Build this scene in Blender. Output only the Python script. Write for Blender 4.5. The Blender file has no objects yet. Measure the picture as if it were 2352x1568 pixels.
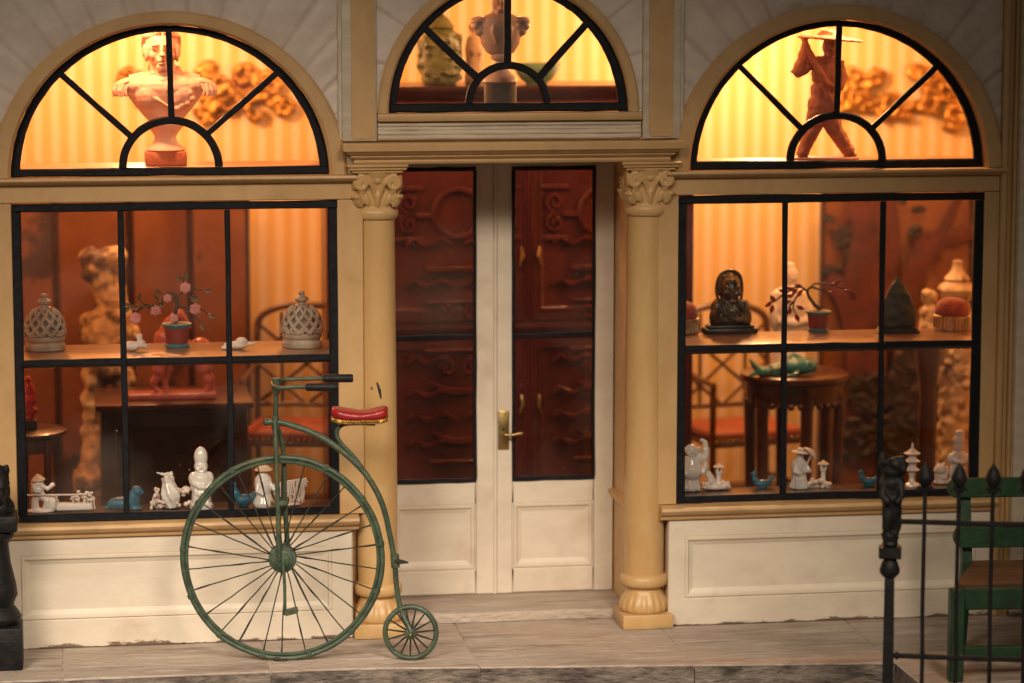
import bpy, bmesh, math, random
from math import sin, cos, pi, radians as R, sqrt, atan2, exp
from mathutils import Vector, Matrix, Euler, noise as mnoise

# ------------------------------------------------------------------ scale
# The place is a doll's-house shopfront. It is laid out below in model units "u"
# (door about 10 u high) and brought to its real size (1 u = 17.5 mm) at the end.
S = 0.0175
random.seed(7)
scn = bpy.context.scene
col = scn.collection

# ------------------------------------------------------------------ camera
YAW, PIT = R(8.776), R(7.532)
CAM = Vector((-9.917, -65*cos(YAW), 15.481))
FPX = 6500.0                                   # focal length in 1/2352 frame widths
cd = bpy.data.cameras.new('camera'); cam = bpy.data.objects.new('camera', cd); col.objects.link(cam)
cam.location = CAM*S; cam.rotation_euler = (pi/2-PIT, 0, -YAW)
cd.sensor_width = 36; cd.lens = FPX/2352*36; cd.clip_start = 0.05; cd.clip_end = 60
cd.dof.use_dof = True; cd.dof.focus_distance = 64.2*S; cd.dof.aperture_fstop = 10.5
cd.dof.aperture_blades = 0
scn.camera = cam

# ------------------------------------------------------------------ world and lamps
w = bpy.data.worlds.new('World'); scn.world = w; w.use_nodes = True
bg = w.node_tree.nodes['Background']; bg.inputs[0].default_value = (1.0, .82, .66, 1); bg.inputs[1].default_value = .075
def lamp(name, kind, loc, energy, color, size, aim=None, **k):
    l = bpy.data.lights.new(name, kind); o = bpy.data.objects.new(name, l); col.objects.link(o)
    o.location = Vector(loc)*S; l.energy = energy*S*S; l.color = color
    if kind == 'AREA': l.size = size*S
    else: l.shadow_soft_size = size*S
    if aim is not None:
        o.rotation_euler = (Vector(aim)-Vector(loc)).to_track_quat('-Z', 'Y').to_euler()
    for a, b in k.items(): setattr(l, a, b)
    return o
# gallery light in front of the cabinet, aimed at the pavement, and a weaker one further left
lamp('gallery_lamp', 'SPOT', (5, -50, 32), 124000, (1, .84, .69), 9.0, (-4.2, -1, -3.9), spot_size=R(33), spot_blend=1.0)
lamp('gallery_lamp', 'SPOT', (-26, -46, 30), 136000, (1, .84, .69), 10.0, (-5.0, -1, -3.9), spot_size=R(34), spot_blend=1.0)
# the shop's own bulbs, high up behind the arches
WARM = (1, .47, .215); WARM2 = (1, .52, .24)
lamp('shop_bulb', 'POINT', (-8.9, .72, 15.7), 1800, WARM, .35)
lamp('shop_bulb', 'POINT', (9.0, 1.9, 15.6), 2200, WARM2, .35)
lamp('shop_bulb', 'POINT', (0.6, 4.4, 15.9), 430, WARM, .35)
lamp('shop_bulb', 'POINT', (-8.2, 12.0, 14.5), 3350, WARM, .35)
lamp('shop_bulb', 'POINT', (8.6, 12.0, 14.5), 4400, WARM2, .35)

scn.view_settings.view_transform = 'Standard'; scn.view_settings.look = 'None'
scn.view_settings.exposure = 0; scn.view_settings.gamma = 1
scn.render.engine = 'CYCLES'
cy = scn.cycles
cy.use_denoising = True
try: cy.denoiser = 'OPENIMAGEDENOISE'
except Exception: pass
cy.max_bounces = 8; cy.diffuse_bounces = 4; cy.glossy_bounces = 3; cy.transparent_max_bounces = 12
cy.sample_clamp_indirect = 4.0; cy.caustics_reflective = False; cy.caustics_refractive = False

# ------------------------------------------------------------------ places in the room
def _ray(px, py):
    u = (px-1176)/FPX; v = -(py-784)/FPX
    d = Vector((u, cos(PIT)+v*sin(PIT), -sin(PIT)+v*cos(PIT)))
    return Vector((d.x*cos(YAW)+d.y*sin(YAW), -d.x*sin(YAW)+d.y*cos(YAW), d.z))
def at(px, py, y):
    d = _ray(px, py); return CAM+d*((y-CAM.y)/d.y)
def atz(px, py, z):
    d = _ray(px, py); return CAM+d*((z-CAM.z)/d.z)

# ------------------------------------------------------------------ materials
M = {}
def nt(m):
    m.use_nodes = True; return m.node_tree
def mat(name, c1, c2=None, scale=3.0, stretch=(1, 1, 1), rough=.5, metal=0, bump=0, bscale=None, coat=0, lo=.35, hi=.65,
        c3=None, s3=.5, lo3=.5, hi3=.7, st3=(1, 1, 1), spec=.5, rvar=0, sheen=0, sub=0):
    m = bpy.data.materials.new(name); t = nt(m); N, L = t.nodes, t.links
    b = N['Principled BSDF']
    b.inputs['Roughness'].default_value = rough; b.inputs['Metallic'].default_value = metal
    b.inputs['Specular IOR Level'].default_value = spec
    b.inputs['Coat Weight'].default_value = coat; b.inputs['Coat Roughness'].default_value = .12
    if sheen: b.inputs['Sheen Weight'].default_value = sheen
    if sub:
        b.inputs['Subsurface Weight'].default_value = sub; b.inputs['Subsurface Scale'].default_value = .12*S
        b.inputs['Subsurface Radius'].default_value = (1, .6, .4)
    tc = N.new('ShaderNodeTexCoord'); oi = N.new('ShaderNodeObjectInfo')
    def coords(st, sc):
        mp = N.new('ShaderNodeMapping'); mp.inputs['Scale'].default_value = [sc*a/S for a in st]
        L.new(tc.outputs['Object'], mp.inputs['Vector'])
        ad = N.new('ShaderNodeVectorMath'); ad.operation = 'ADD'
        ml = N.new('ShaderNodeMath'); ml.operation = 'MULTIPLY'; ml.inputs[1].default_value = 37
        L.new(oi.outputs['Random'], ml.inputs[0]); L.new(mp.outputs[0], ad.inputs[0]); L.new(ml.outputs[0], ad.inputs[1])
        return ad.outputs[0]
    def nz(st, sc, det=6, rg=.6):
        n = N.new('ShaderNodeTexNoise'); n.inputs['Scale'].default_value = 1; n.inputs['Detail'].default_value = det; n.inputs['Roughness'].default_value = rg
        L.new(coords(st, sc), n.inputs['Vector']); return n.outputs['Fac']
    def rng(s, a, bb):
        r = N.new('ShaderNodeMapRange'); r.interpolation_type = 'SMOOTHSTEP'
        r.inputs['From Min'].default_value = a; r.inputs['From Max'].default_value = bb; L.new(s, r.inputs['Value']); return r.outputs['Result']
    def mix(f, a, bb):
        x = N.new('ShaderNodeMix'); x.data_type = 'RGBA'; L.new(f, x.inputs['Factor'])
        for s, i in ((a, 6), (bb, 7)):
            if isinstance(s, tuple): x.inputs[i].default_value = (*s, 1)
            else: L.new(s, x.inputs[i])
        return x.outputs[2]
    out = None
    if c2:
        out = mix(rng(nz(stretch, scale), lo, hi), c1, c2)
    else: b.inputs['Base Color'].default_value = (*c1, 1)
    if c3:
        out = mix(rng(nz(st3, s3), lo3, hi3), out if out else c1, c3)
    if out: L.new(out, b.inputs['Base Color'])
    if rvar:
        r = N.new('ShaderNodeMapRange'); r.inputs['To Min'].default_value = max(0, rough-rvar); r.inputs['To Max'].default_value = min(1, rough+rvar)
        L.new(nz((1, 1, 1), scale*2), r.inputs['Value']); L.new(r.outputs[0], b.inputs['Roughness'])
    if bump:
        bp = N.new('ShaderNodeBump'); bp.inputs['Strength'].default_value = 1.0; bp.inputs['Distance'].default_value = bump*S
        L.new(nz(stretch, bscale or scale), bp.inputs['Height']); L.new(bp.outputs[0], b.inputs['Normal'])
    M[name] = m; return m

mat('cream', (.70, .62, .485), (.64, .555, .43), 1.0, (.6, 1, 1.6), .5, bump=.007, bscale=4, c3=(.545, .43, .32), s3=.8, lo3=.50, hi3=.80, rvar=.1)
mat('cream_trim', (.62, .54, .40), (.52, .44, .32), 1.6, (.6, 1, 2), .5, bump=.012, bscale=6, c3=(.40, .28, .19), s3=.8, lo3=.60, hi3=.85)
mat('tan', (.56, .355, .155), (.50, .305, .128), 1.2, (1, 1, .5), .45, bump=.012, bscale=4, c3=(.40, .245, .105), s3=.9, lo3=.56, hi3=.80, rvar=.12)
mat('tan_column', (.58, .37, .155), (.52, .315, .122), 1.4, (1, 1, .22), .38, bump=.010, bscale=5, c3=(.60, .45, .25), s3=.8, lo3=.52, hi3=.9, rvar=.1)
mat('black_paint', (.0055, .006, .008), (.010, .011, .013), 5, spec=.22, rough=.45, bump=.012, bscale=9, rvar=.15, c3=(.04, .037, .035), s3=6, lo3=.72, hi3=.85)
mat('black_iron', (.008, .008, .008), (.016, .014, .014), 4, spec=.25, rough=.5, bump=.03, bscale=5, rvar=.15)
mat('stone_slab', (.50, .41, .325), (.26, .19, .14), 1.1, (.4, 1.5, 1), .9, bump=.10, bscale=9.0, lo=.42, hi=.82, c3=(.68, .60, .515), s3=3.0, lo3=.48, hi3=.78, st3=(.25, 1.4, 1))
mat('kerb_stone', (.25, .205, .165), (.045, .036, .030), 2.2, (.5, 1.5, 1.6), .9, bump=.16, bscale=6, lo=.36, hi=.72, c3=(.40, .345, .29), s3=3.5, lo3=.56, hi3=.80, st3=(.5, 1, 2))
mat('mortar', (.52, .45, .38), (.30, .24, .2), 3, rough=.9, bump=.03)
mat('road', (.16, .14, .13), (.06, .05, .05), 1.5, rough=.85, bump=.05)
mat('bike_green', (.062, .092, .054), (.035, .054, .033), 4, rough=.42, bump=.03, bscale=6, c3=(.10, .105, .035), s3=1.4, lo3=.55, hi3=.75, rvar=.12)
mat('spoke_black', (.012, .012, .010), (.022, .024, .016), 8, rough=.5, bump=.02)
mat('saddle_red', (.33, .010, .013), (.25, .008, .011), 3, rough=.42, bump=.01, coat=.2)
mat('brass', (.50, .36, .14), (.36, .24, .09), 6, rough=.36, metal=1, bump=.01, rvar=.1)
mat('gilt', (.60, .33, .075), (.30, .15, .03), 3, rough=.4, metal=.8, bump=.04, bscale=8, rvar=.12)
mat('chair_green', (.018, .068, .026), (.012, .045, .018), 2, (1, 1, 1), .5, bump=.02, bscale=6)
mat('seat_wood', (.14, .065, .025), (.09, .042, .018), 3, (.4, 3, 1), .55, bump=.02)
mat('porcelain', (.80, .775, .72), (.74, .70, .63), 2, rough=.16, coat=.6, sub=.12)
mat('biscuit', (.78, .70, .62), (.66, .54, .45), 4, rough=.55, bump=.03, bscale=8)
mat('straw', (.80, .62, .42), (.70, .50, .32), 5, rough=.6, bump=.02)
mat('turquoise', (.03, .17, .25), (.022, .12, .19), 4, rough=.35, bump=.03, bscale=7)
mat('fish_glaze', (.055, .26, .24), (.030, .15, .15), 3, rough=.18, bump=.02, bscale=8, coat=.6, c3=(.22, .20, .10), s3=1.2, lo3=.58, hi3=.8)
mat('terracotta', (.80, .50, .36), (.74, .42, .29), 2, rough=.55, bump=.03, bscale=7)
mat('terra_base', (.66, .22, .11), (.55, .17, .08), 2, rough=.5, bump=.03, bscale=7)
mat('bust_grey', (.50, .36, .28), (.42, .29, .22), 2, rough=.45, bump=.015)
mat('brown_clay', (.50, .20, .12), (.38, .13, .08), 3, rough=.5, bump=.03, bscale=8)
mat('pink_base', (.62, .28, .20), rough=.5)
mat('bronze', (.075, .055, .028), (.028, .020, .012), 4, rough=.22, metal=.55, bump=.012, bscale=8, coat=.7, c3=(.24, .16, .06), s3=2.2, lo3=.54, hi3=.76, spec=.8)
mat('dark_stand', (.016, .013, .012), (.03, .022, .018), 4, rough=.4)
mat('jade_dark', (.026, .036, .018), (.014, .020, .011), 3, rough=.5, bump=.06, bscale=5)
mat('jade', (.13, .155, .05), (.06, .075, .02), 4, rough=.35, bump=.05, bscale=6)
mat('celadon', (.20, .40, .25), (.15, .30, .19), 2, rough=.25, coat=.5)
mat('ivory', (.52, .34, .15), (.08, .038, .018), 1.1, rough=.5, bump=.10, bscale=3.5, lo=.46, hi=.58)
mat('ivory_carved', (.50, .38, .23), (.20, .10, .05), 3, rough=.5, bump=.06, bscale=6, lo=.48, hi=.68)
mat('soapstone', (.42, .35, .265), (.28, .22, .16), 3, rough=.55, bump=.02)
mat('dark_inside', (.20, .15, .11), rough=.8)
mat('shelf_wood', (.34, .19, .09), (.25, .13, .06), 1.6, (.3, 3, 3), .28, bump=.008, bscale=3, coat=.3)
mat('dark_wood', (.045, .015, .010), (.026, .009, .007), 1.5, (.3, 2, 2), .3, bump=.01, coat=.25)
mat('red_wood', (.06, .014, .009), (.035, .009, .007), 2, (.4, 2, 2), .3, bump=.02, coat=.25)
mat('red_lacquer', (.085, .014, .009), (.055, .008, .006), 1.2, (1, 1, .5), .26, bump=.012, bscale=4, coat=.15)
mat('orange_seat', (.25, .055, .018), (.19, .042, .014), 1.5, rough=.6, bump=.02)
mat('bamboo', (.10, .042, .018), (.06, .024, .012), 3, rough=.4, bump=.02)
mat('tang_red', (.36, .095, .065), (.27, .06, .045), 2, rough=.3, bump=.02, coat=.4)
mat('coral_red', (.55, .045, .035), (.42, .03, .025), 3, rough=.3, bump=.03, coat=.3)
mat('pot_red', (.235, .030, .020), (.19, .024, .017), 3, rough=.4)
mat('pot_blue', (.045, .21, .25), (.03, .16, .2), 3, rough=.35)
mat('soil', (.28, .20, .08), (.15, .11, .05), 9, rough=.9, bump=.05)
mat('bark', (.070, .040, .026), (.035, .02, .014), 6, rough=.7, bump=.04)
mat('petal', (.60, .25, .22), (.50, .18, .16), 3, rough=.45)
mat('leaf_red', (.38, .045, .030), (.24, .028, .02), 3, rough=.35, coat=.3)
mat('leaf_brown', (.15, .085, .04), (.22, .12, .05), 5, rough=.45)
mat('velvet', (.36, .072, .028), (.29, .05, .018), 5, rough=.85, sheen=.3, bump=.03, bscale=14)
mat('silver_gilt', (.66, .54, .36), (.42, .33, .20), 6, rough=.3, metal=.9)
mat('floor_wood', (.06, .028, .015), (.04, .018, .010), 1, (.2, 3, 1), .4)
mat('carpet', (.05, .016, .010), (.025, .016, .013), 1.2, rough=.9, bump=.03)
mat('plaster', (.62, .46, .26), (.56, .41, .22), 1, rough=.8)
mat('screen_gold', (.20, .072, .022), (.15, .050, .015), .8, rough=.5, bump=.01, c3=(.045, .020, .012), s3=.32, lo3=.54, hi3=.60, st3=(1, 1, .8))
mat('screen_gold_pale', (.22, .078, .020), (.16, .055, .014), .8, rough=.5, bump=.01, c3=(.11, .032, .015), s3=.42, lo3=.56, hi3=.66)
mat('screen_paint', (.11, .024, .012), (.06, .014, .009), 1.5, rough=.5)
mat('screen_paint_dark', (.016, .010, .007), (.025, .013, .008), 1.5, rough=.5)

def wallpaper():
    m = bpy.data.materials.new('wallpaper'); t = nt(m); N, L = t.nodes, t.links; b = N['Principled BSDF']
    b.inputs['Roughness'].default_value = .7; b.inputs['Specular IOR Level'].default_value = .3
    tc = N.new('ShaderNodeTexCoord'); sp = N.new('ShaderNodeSeparateXYZ'); L.new(tc.outputs['Object'], sp.inputs[0])
    def mth(op, a, v):
        x = N.new('ShaderNodeMath'); x.operation = op
        L.new(a, x.inputs[0])
        if isinstance(v, (int, float)): x.inputs[1].default_value = v
        else: L.new(v, x.inputs[1])
        return x.outputs[0]
    nz = N.new('ShaderNodeTexNoise'); nz.inputs['Scale'].default_value = .35/S; L.new(tc.outputs['Object'], nz.inputs['Vector'])
    wob = mth('MULTIPLY', nz.outputs['Fac'], .06*S)
    fx = mth('FRACT', mth('MULTIPLY', mth('ADD', sp.outputs[0], wob), 1/(.485*S)), 0)
    tri = mth('ABSOLUTE', mth('SUBTRACT', fx, .5), 0)
    r = N.new('ShaderNodeMapRange'); r.interpolation_type = 'SMOOTHSTEP'; r.inputs['From Min'].default_value = .20; r.inputs['From Max'].default_value = .27
    L.new(tri, r.inputs['Value'])
    mx = N.new('ShaderNodeMix'); mx.data_type = 'RGBA'; L.new(r.outputs[0], mx.inputs['Factor'])
    mx.inputs[6].default_value = (.74, .58, .37, 1); mx.inputs[7].default_value = (.68, .455, .17, 1)
    L.new(mx.outputs[2], b.inputs['Base Color']); M['wallpaper'] = m
wallpaper()

def glass():
    m = bpy.data.materials.new('pane_glass'); t = nt(m); N, L = t.nodes, t.links
    for n in list(N):
        if n.type != 'OUTPUT_MATERIAL': N.remove(n)
    out = [n for n in N if n.type == 'OUTPUT_MATERIAL'][0]
    tr = N.new('ShaderNodeBsdfTransparent'); tr.inputs[0].default_value = (.965, .955, .94, 1)
    gl = N.new('ShaderNodeBsdfGlossy'); gl.inputs['Roughness'].default_value = .06
    lw = N.new('ShaderNodeLayerWeight'); pw = N.new('ShaderNodeMath'); pw.operation = 'POWER'; pw.inputs[1].default_value = 5; L.new(lw.outputs['Facing'], pw.inputs[0])
    fr = N.new('ShaderNodeMath'); fr.operation = 'MULTIPLY_ADD'; fr.inputs[1].default_value = .96; fr.inputs[2].default_value = .035; L.new(pw.outputs[0], fr.inputs[0])
    m1 = N.new('ShaderNodeMixShader'); L.new(fr.outputs[0], m1.inputs[0]); L.new(tr.outputs[0], m1.inputs[1]); L.new(gl.outputs[0], m1.inputs[2])
    df = N.new('ShaderNodeBsdfDiffuse'); df.inputs[0].default_value = (.62, .52, .42, 1)
    tc = N.new('ShaderNodeTexCoord')
    def nz(sc, lo, hi, top, det=4):
        n = N.new('ShaderNodeTexNoise'); n.inputs['Scale'].default_value = sc/S; n.inputs['Detail'].default_value = det
        L.new(tc.outputs['Object'], n.inputs['Vector'])
        r = N.new('ShaderNodeMapRange'); r.inputs['From Min'].default_value = lo; r.inputs['From Max'].default_value = hi; r.inputs['To Max'].default_value = top
        L.new(n.outputs['Fac'], r.inputs['Value']); return r.outputs[0]
    vo = N.new('ShaderNodeTexVoronoi'); vo.inputs['Scale'].default_value = 1.7/S; L.new(tc.outputs['Object'], vo.inputs['Vector'])
    rv = N.new('ShaderNodeMapRange'); rv.inputs['From Min'].default_value = .018; rv.inputs['From Max'].default_value = .032; rv.inputs['To Min'].default_value = .4; rv.inputs['To Max'].default_value = 0
    L.new(vo.outputs['Distance'], rv.inputs['Value'])
    a = N.new('ShaderNodeMath'); a.operation = 'ADD'; L.new(nz(.28, .47, .80, .07), a.inputs[0]); L.new(rv.outputs[0], a.inputs[1])  # cloudy diffuse patches paint in hazy reflections; the dots are dust
    m2 = N.new('ShaderNodeMixShader'); L.new(a.outputs[0], m2.inputs[0]); L.new(m1.outputs[0], m2.inputs[1]); L.new(df.outputs[0], m2.inputs[2])
    L.new(m2.outputs[0], out.inputs['Surface']); M['pane_glass'] = m
glass()

def spandrel_mat():
    m = mat('spandrel_plaster', (.66, .57, .47), (.57, .48, .385), 1.1, rough=.6, bump=.02, bscale=5, c3=(.40, .27, .21), s3=.7, lo3=.55, hi3=.8)
    t = m.node_tree; N, L = t.nodes, t.links; b = N['Principled BSDF']
    src = b.inputs['Base Color'].links[0].from_socket
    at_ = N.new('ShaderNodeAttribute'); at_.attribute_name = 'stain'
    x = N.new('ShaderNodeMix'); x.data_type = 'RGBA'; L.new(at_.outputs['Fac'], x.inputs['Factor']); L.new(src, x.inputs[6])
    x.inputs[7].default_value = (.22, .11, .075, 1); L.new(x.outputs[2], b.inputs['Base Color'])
spandrel_mat()

def grime(name, z0, h, thr, colr):
    """ragged dirt line along the foot of painted woodwork, plus scattered chips"""
    m = M[name]; t = m.node_tree; N, L = t.nodes, t.links; b = N['Principled BSDF']
    src = b.inputs['Base Color'].links[0].from_socket
    tc = N.new('ShaderNodeTexCoord'); sp = N.new('ShaderNodeSeparateXYZ'); L.new(tc.outputs['Object'], sp.inputs[0])
    def noise(sc, st):
        mp = N.new('ShaderNodeMapping'); mp.inputs['Scale'].default_value = [sc*a/S for a in st]; L.new(tc.outputs['Object'], mp.inputs[0])
        n = N.new('ShaderNodeTexNoise'); n.inputs['Scale'].default_value = 1; n.inputs['Detail'].default_value = 8; n.inputs['Roughness'].default_value = .7
        L.new(mp.outputs[0], n.inputs['Vector']); return n.outputs['Fac']
    def mr(v, a, c, lo=0, hi=1):
        r = N.new('ShaderNodeMapRange'); r.inputs['From Min'].default_value = a; r.inputs['From Max'].default_value = c; r.inputs['To Min'].default_value = lo; r.inputs['To Max'].default_value = hi
        L.new(v, r.inputs['Value']); return r.outputs[0]
    def mm(op, a, c):
        x = N.new('ShaderNodeMath'); x.operation = op
        for k, v in enumerate((a, c)):
            if isinstance(v, (int, float)): x.inputs[k].default_value = v
            else: L.new(v, x.inputs[k])
        return x.outputs[0]
    foot = mr(sp.outputs[2], z0*S, (z0+h)*S, .34, -.12)
    d1 = mr(mm('ADD', noise(2.2, (.5, 1, 1.6)), foot), thr, thr+.05)
    d2 = mr(noise(5.0, (.8, 1, 1)), .745, .77)
    x = N.new('ShaderNodeMix'); x.data_type = 'RGBA'; L.new(mm('MINIMUM', mm('ADD', d1, mm('MULTIPLY', d2, .7)), 1), x.inputs['Factor']); L.new(src, x.inputs[6]); x.inputs[7].default_value = (*colr, 1)
    L.new(x.outputs[2], b.inputs['Base Color'])
grime('cream', .0, .24, .70, (.16, .105, .07))
grime('cream_trim', .0, .3, .70, (.18, .11, .07))
grime('tan', -9, .2, .80, (.62, .50, .33))
grime('tan_column', .0, .2, .74, (.42, .30, .17))

# ------------------------------------------------------------------ mesh helpers
class MB:
    def __init__(s): s.bm = bmesh.new()
    def _merge(s, b2):
        me = bpy.data.meshes.new('t'); b2.to_mesh(me); b2.free(); s.bm.from_mesh(me); bpy.data.meshes.remove(me); return s
    def box(s, x0, x1, y0, y1, z0, z1, bev=.03, seg=1, m=None):
        b = bmesh.new(); bmesh.ops.create_cube(b, size=1)
        bmesh.ops.transform(b, matrix=Matrix.Translation(((x0+x1)/2, (y0+y1)/2, (z0+z1)/2)) @ Matrix.Diagonal((x1-x0, y1-y0, z1-z0, 1)), verts=b.verts)
        bev = min(bev, .45*min(abs(x1-x0), abs(y1-y0), abs(z1-z0)))
        if bev > 0: bmesh.ops.bevel(b, geom=b.edges[:], offset=bev, segments=seg, affect='EDGES', profile=.5)
        if m is not None: bmesh.ops.transform(b, matrix=m, verts=b.verts)
        return s._merge(b)
    def prism(s, poly, a0, a1, axis='y', bev=0, m=None):
        """closed polygon in the plane across an axis, extruded from a0 to a1"""
        def V(p, a): return {'y': (p[0], a, p[1]), 'x': (a, p[0], p[1]), 'z': (p[0], p[1], a)}[axis]
        b = bmesh.new(); n = len(poly)
        v0 = [b.verts.new(V(p, a0)) for p in poly]; v1 = [b.verts.new(V(p, a1)) for p in poly]
        b.faces.new(v0); b.faces.new(v1[::-1])
        for i in range(n): b.faces.new((v0[i], v1[i], v1[(i+1) % n], v0[(i+1) % n]))
        bmesh.ops.recalc_face_normals(b, faces=b.faces)
        if bev: bmesh.ops.bevel(b, geom=b.edges[:], offset=bev, segments=1, affect='EDGES')
        if m is not None: bmesh.ops.transform(b, matrix=m, verts=b.verts)
        return s._merge(b)
    def lathe(s, prof, n=24, c=(0, 0, 0), mod=None, m=None):
        """prof: (r, z) from bottom to top; caps closed"""
        b = bmesh.new(); rings = []
        for r, z in prof:
            ring = []
            for i in range(n):
                th = 2*pi*i/n; rr = r*(mod(th, z) if mod else 1)
                ring.append(b.verts.new((c[0]+rr*cos(th), c[1]+rr*sin(th), c[2]+z)))
            rings.append(ring)
        for k in range(len(rings)-1):
            for i in range(n): b.faces.new((rings[k][i], rings[k][(i+1) % n], rings[k+1][(i+1) % n], rings[k+1][i]))
        b.faces.new(rings[0][::-1]); b.faces.new(rings[-1])
        if m is not None: bmesh.ops.transform(b, matrix=m, verts=b.verts)
        return s._merge(b)
    def ell(s, c, r, rot=(0, 0, 0), n=12):
        b = bmesh.new(); bmesh.ops.create_uvsphere(b, u_segments=n, v_segments=max(6, n*2//3), radius=1)
        if isinstance(r, (int, float)): r = (r, r, r)
        bmesh.ops.transform(b, matrix=Matrix.Translation(c) @ Euler(rot).to_matrix().to_4x4() @ Matrix.Diagonal((*r, 1)), verts=b.verts)
        return s._merge(b)
    def tube(s, pts, rad, n=8, closed=False, flat=None, jit=0):
        """sweep along points; rad one number or one per point; flat = (axis vector, factor)"""
        pts = [Vector(p) for p in pts]; k = len(pts)
        if isinstance(rad, (int, float)): rad = [rad]*k
        b = bmesh.new(); rings = []; up = None
        for i in range(k):
            if closed: t = pts[(i+1) % k]-pts[i-1]
            else: t = pts[min(i+1, k-1)]-pts[max(i-1, 0)]
            if t.length < 1e-9: t = Vector((0, 0, 1))
            t.normalize()
            if up is None:
                up = Vector((0, 1, 0)) if abs(t.y) < .9 else Vector((1, 0, 0))
            x = up-t*up.dot(t); x.normalize(); up = x; y = t.cross(x)
            ring = []
            for j in range(n):
                a = 2*pi*j/n+pi/n; o = (x*cos(a)+y*sin(a))*rad[i]*(1+random.uniform(-jit, jit))
                if flat: o -= flat[0]*o.dot(flat[0])*(1-flat[1])
                ring.append(b.verts.new(pts[i]+o))
            rings.append(ring)
        for i in range(k if closed else k-1):
            r0, r1 = rings[i], rings[(i+1) % k]
            for j in range(n): b.faces.new((r0[j], r0[(j+1) % n], r1[(j+1) % n], r1[j]))
        if not closed: b.faces.new(rings[0][::-1]); b.faces.new(rings[-1])
        bmesh.ops.recalc_face_normals(b, faces=b.faces)
        return s._merge(b)
    def bar(s, p0, p1, w, d, n=6, jit=.012):
        """hand-cut flat bar in the x-z plane: width w across, depth d in y, front edges eased"""
        p0, p1 = Vector(p0), Vector(p1); t = (p1-p0).normalized(); x = Vector((-t.z, 0, t.x)); b = bmesh.new(); rings = []
        for i in range(n+1):
            c = p0.lerp(p1, i/n); e = .25*min(w, d)
            wj = w/2+random.uniform(-jit, jit); wk = w/2+random.uniform(-jit, jit)
            prof = [(-wj, d/2), (-wj, -d/2+e), (-wj+e, -d/2), (wk-e, -d/2), (wk, -d/2+e), (wk, d/2)]
            rings.append([b.verts.new(c+x*a+Vector((0, y, 0))) for a, y in prof])
        for i in range(n):
            for j in range(6): b.faces.new((rings[i][j], rings[i][(j+1) % 6], rings[i+1][(j+1) % 6], rings[i+1][j]))
        b.faces.new(rings[0][::-1]); b.faces.new(rings[-1]); bmesh.ops.recalc_face_normals(b, faces=b.faces)
        return s._merge(b)
    def ring(s, cx, cz, a0, b0, a1, b1, y0, y1, t0=0, t1=pi, n=64, bev=.05, jit=0):
        """elliptic arch band between two ellipses, front at y0"""
        b = bmesh.new(); rings = []; full = abs(t1-t0-2*pi) < 1e-6
        for i in range(n+(0 if full else 1)):
            th = t0+(t1-t0)*i/n; c, q = cos(th), sin(th); j1 = random.uniform(-jit, jit); j0 = random.uniform(-jit, jit)
            prof = [(0, y1), (0, y0+bev), (bev, y0), (1-bev, y0), (1, y0+bev), (1, y1)]
            row = []
            for f, y in prof:
                if f in (bev, 1-bev):
                    wd = a1-a0; f = (bev/wd if f == bev else 1-bev/wd)
                aa = a0+(a1-a0)*f+(j0 if f < .5 else j1); bb = b0+(b1-b0)*f+(j0 if f < .5 else j1)
                row.append(b.verts.new((cx+aa*c, y, cz+bb*q)))
            rings.append(row)
        m_ = len(rings)
        for i in range(m_ if full else m_-1):
            for j in range(6): b.faces.new((rings[i][j], rings[i][(j+1) % 6], rings[(i+1) % m_][(j+1) % 6], rings[(i+1) % m_][j]))
        if not full: b.faces.new(rings[0][::-1]); b.faces.new(rings[-1])
        bmesh.ops.recalc_face_normals(b, faces=b.faces)
        return s._merge(b)
    def xf(s, m): bmesh.ops.transform(s.bm, matrix=m, verts=s.bm.verts); return s
    def mesh(s, name, smooth=True, angle=40):
        me = bpy.data.meshes.new(name); s.bm.normal_update(); s.bm.to_mesh(me); s.bm.free()
        if smooth and len(me.polygons):
            me.polygons.foreach_set('use_smooth', [True]*len(me.polygons))
            me.set_sharp_from_angle(angle=R(angle))
        return me
    def organic(s, name, vox=.035, it=4, disp=None):
        me = bpy.data.meshes.new(name); s.bm.to_mesh(me); s.bm.free()
        ob = bpy.data.objects.new('tmp', me); col.objects.link(ob)
        md = ob.modifiers.new('r', 'REMESH'); md.mode = 'VOXEL'; md.voxel_size = vox
        ms = ob.modifiers.new('s', 'SMOOTH'); ms.iterations = it; ms.factor = .5
        dg = bpy.context.evaluated_depsgraph_get(); dg.update()
        m2 = bpy.data.meshes.new_from_object(ob.evaluated_get(dg)); m2.name = name
        bpy.data.objects.remove(ob); bpy.data.meshes.remove(me)
        if disp:
            amp, sc = disp; ns = [v.normal.copy() for v in m2.vertices]
            for v, n in zip(m2.vertices, ns): v.co += n*amp*mnoise.noise(v.co*sc)
        m2.polygons.foreach_set('use_smooth', [True]*len(m2.polygons)); m2.update()
        return m2

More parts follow.
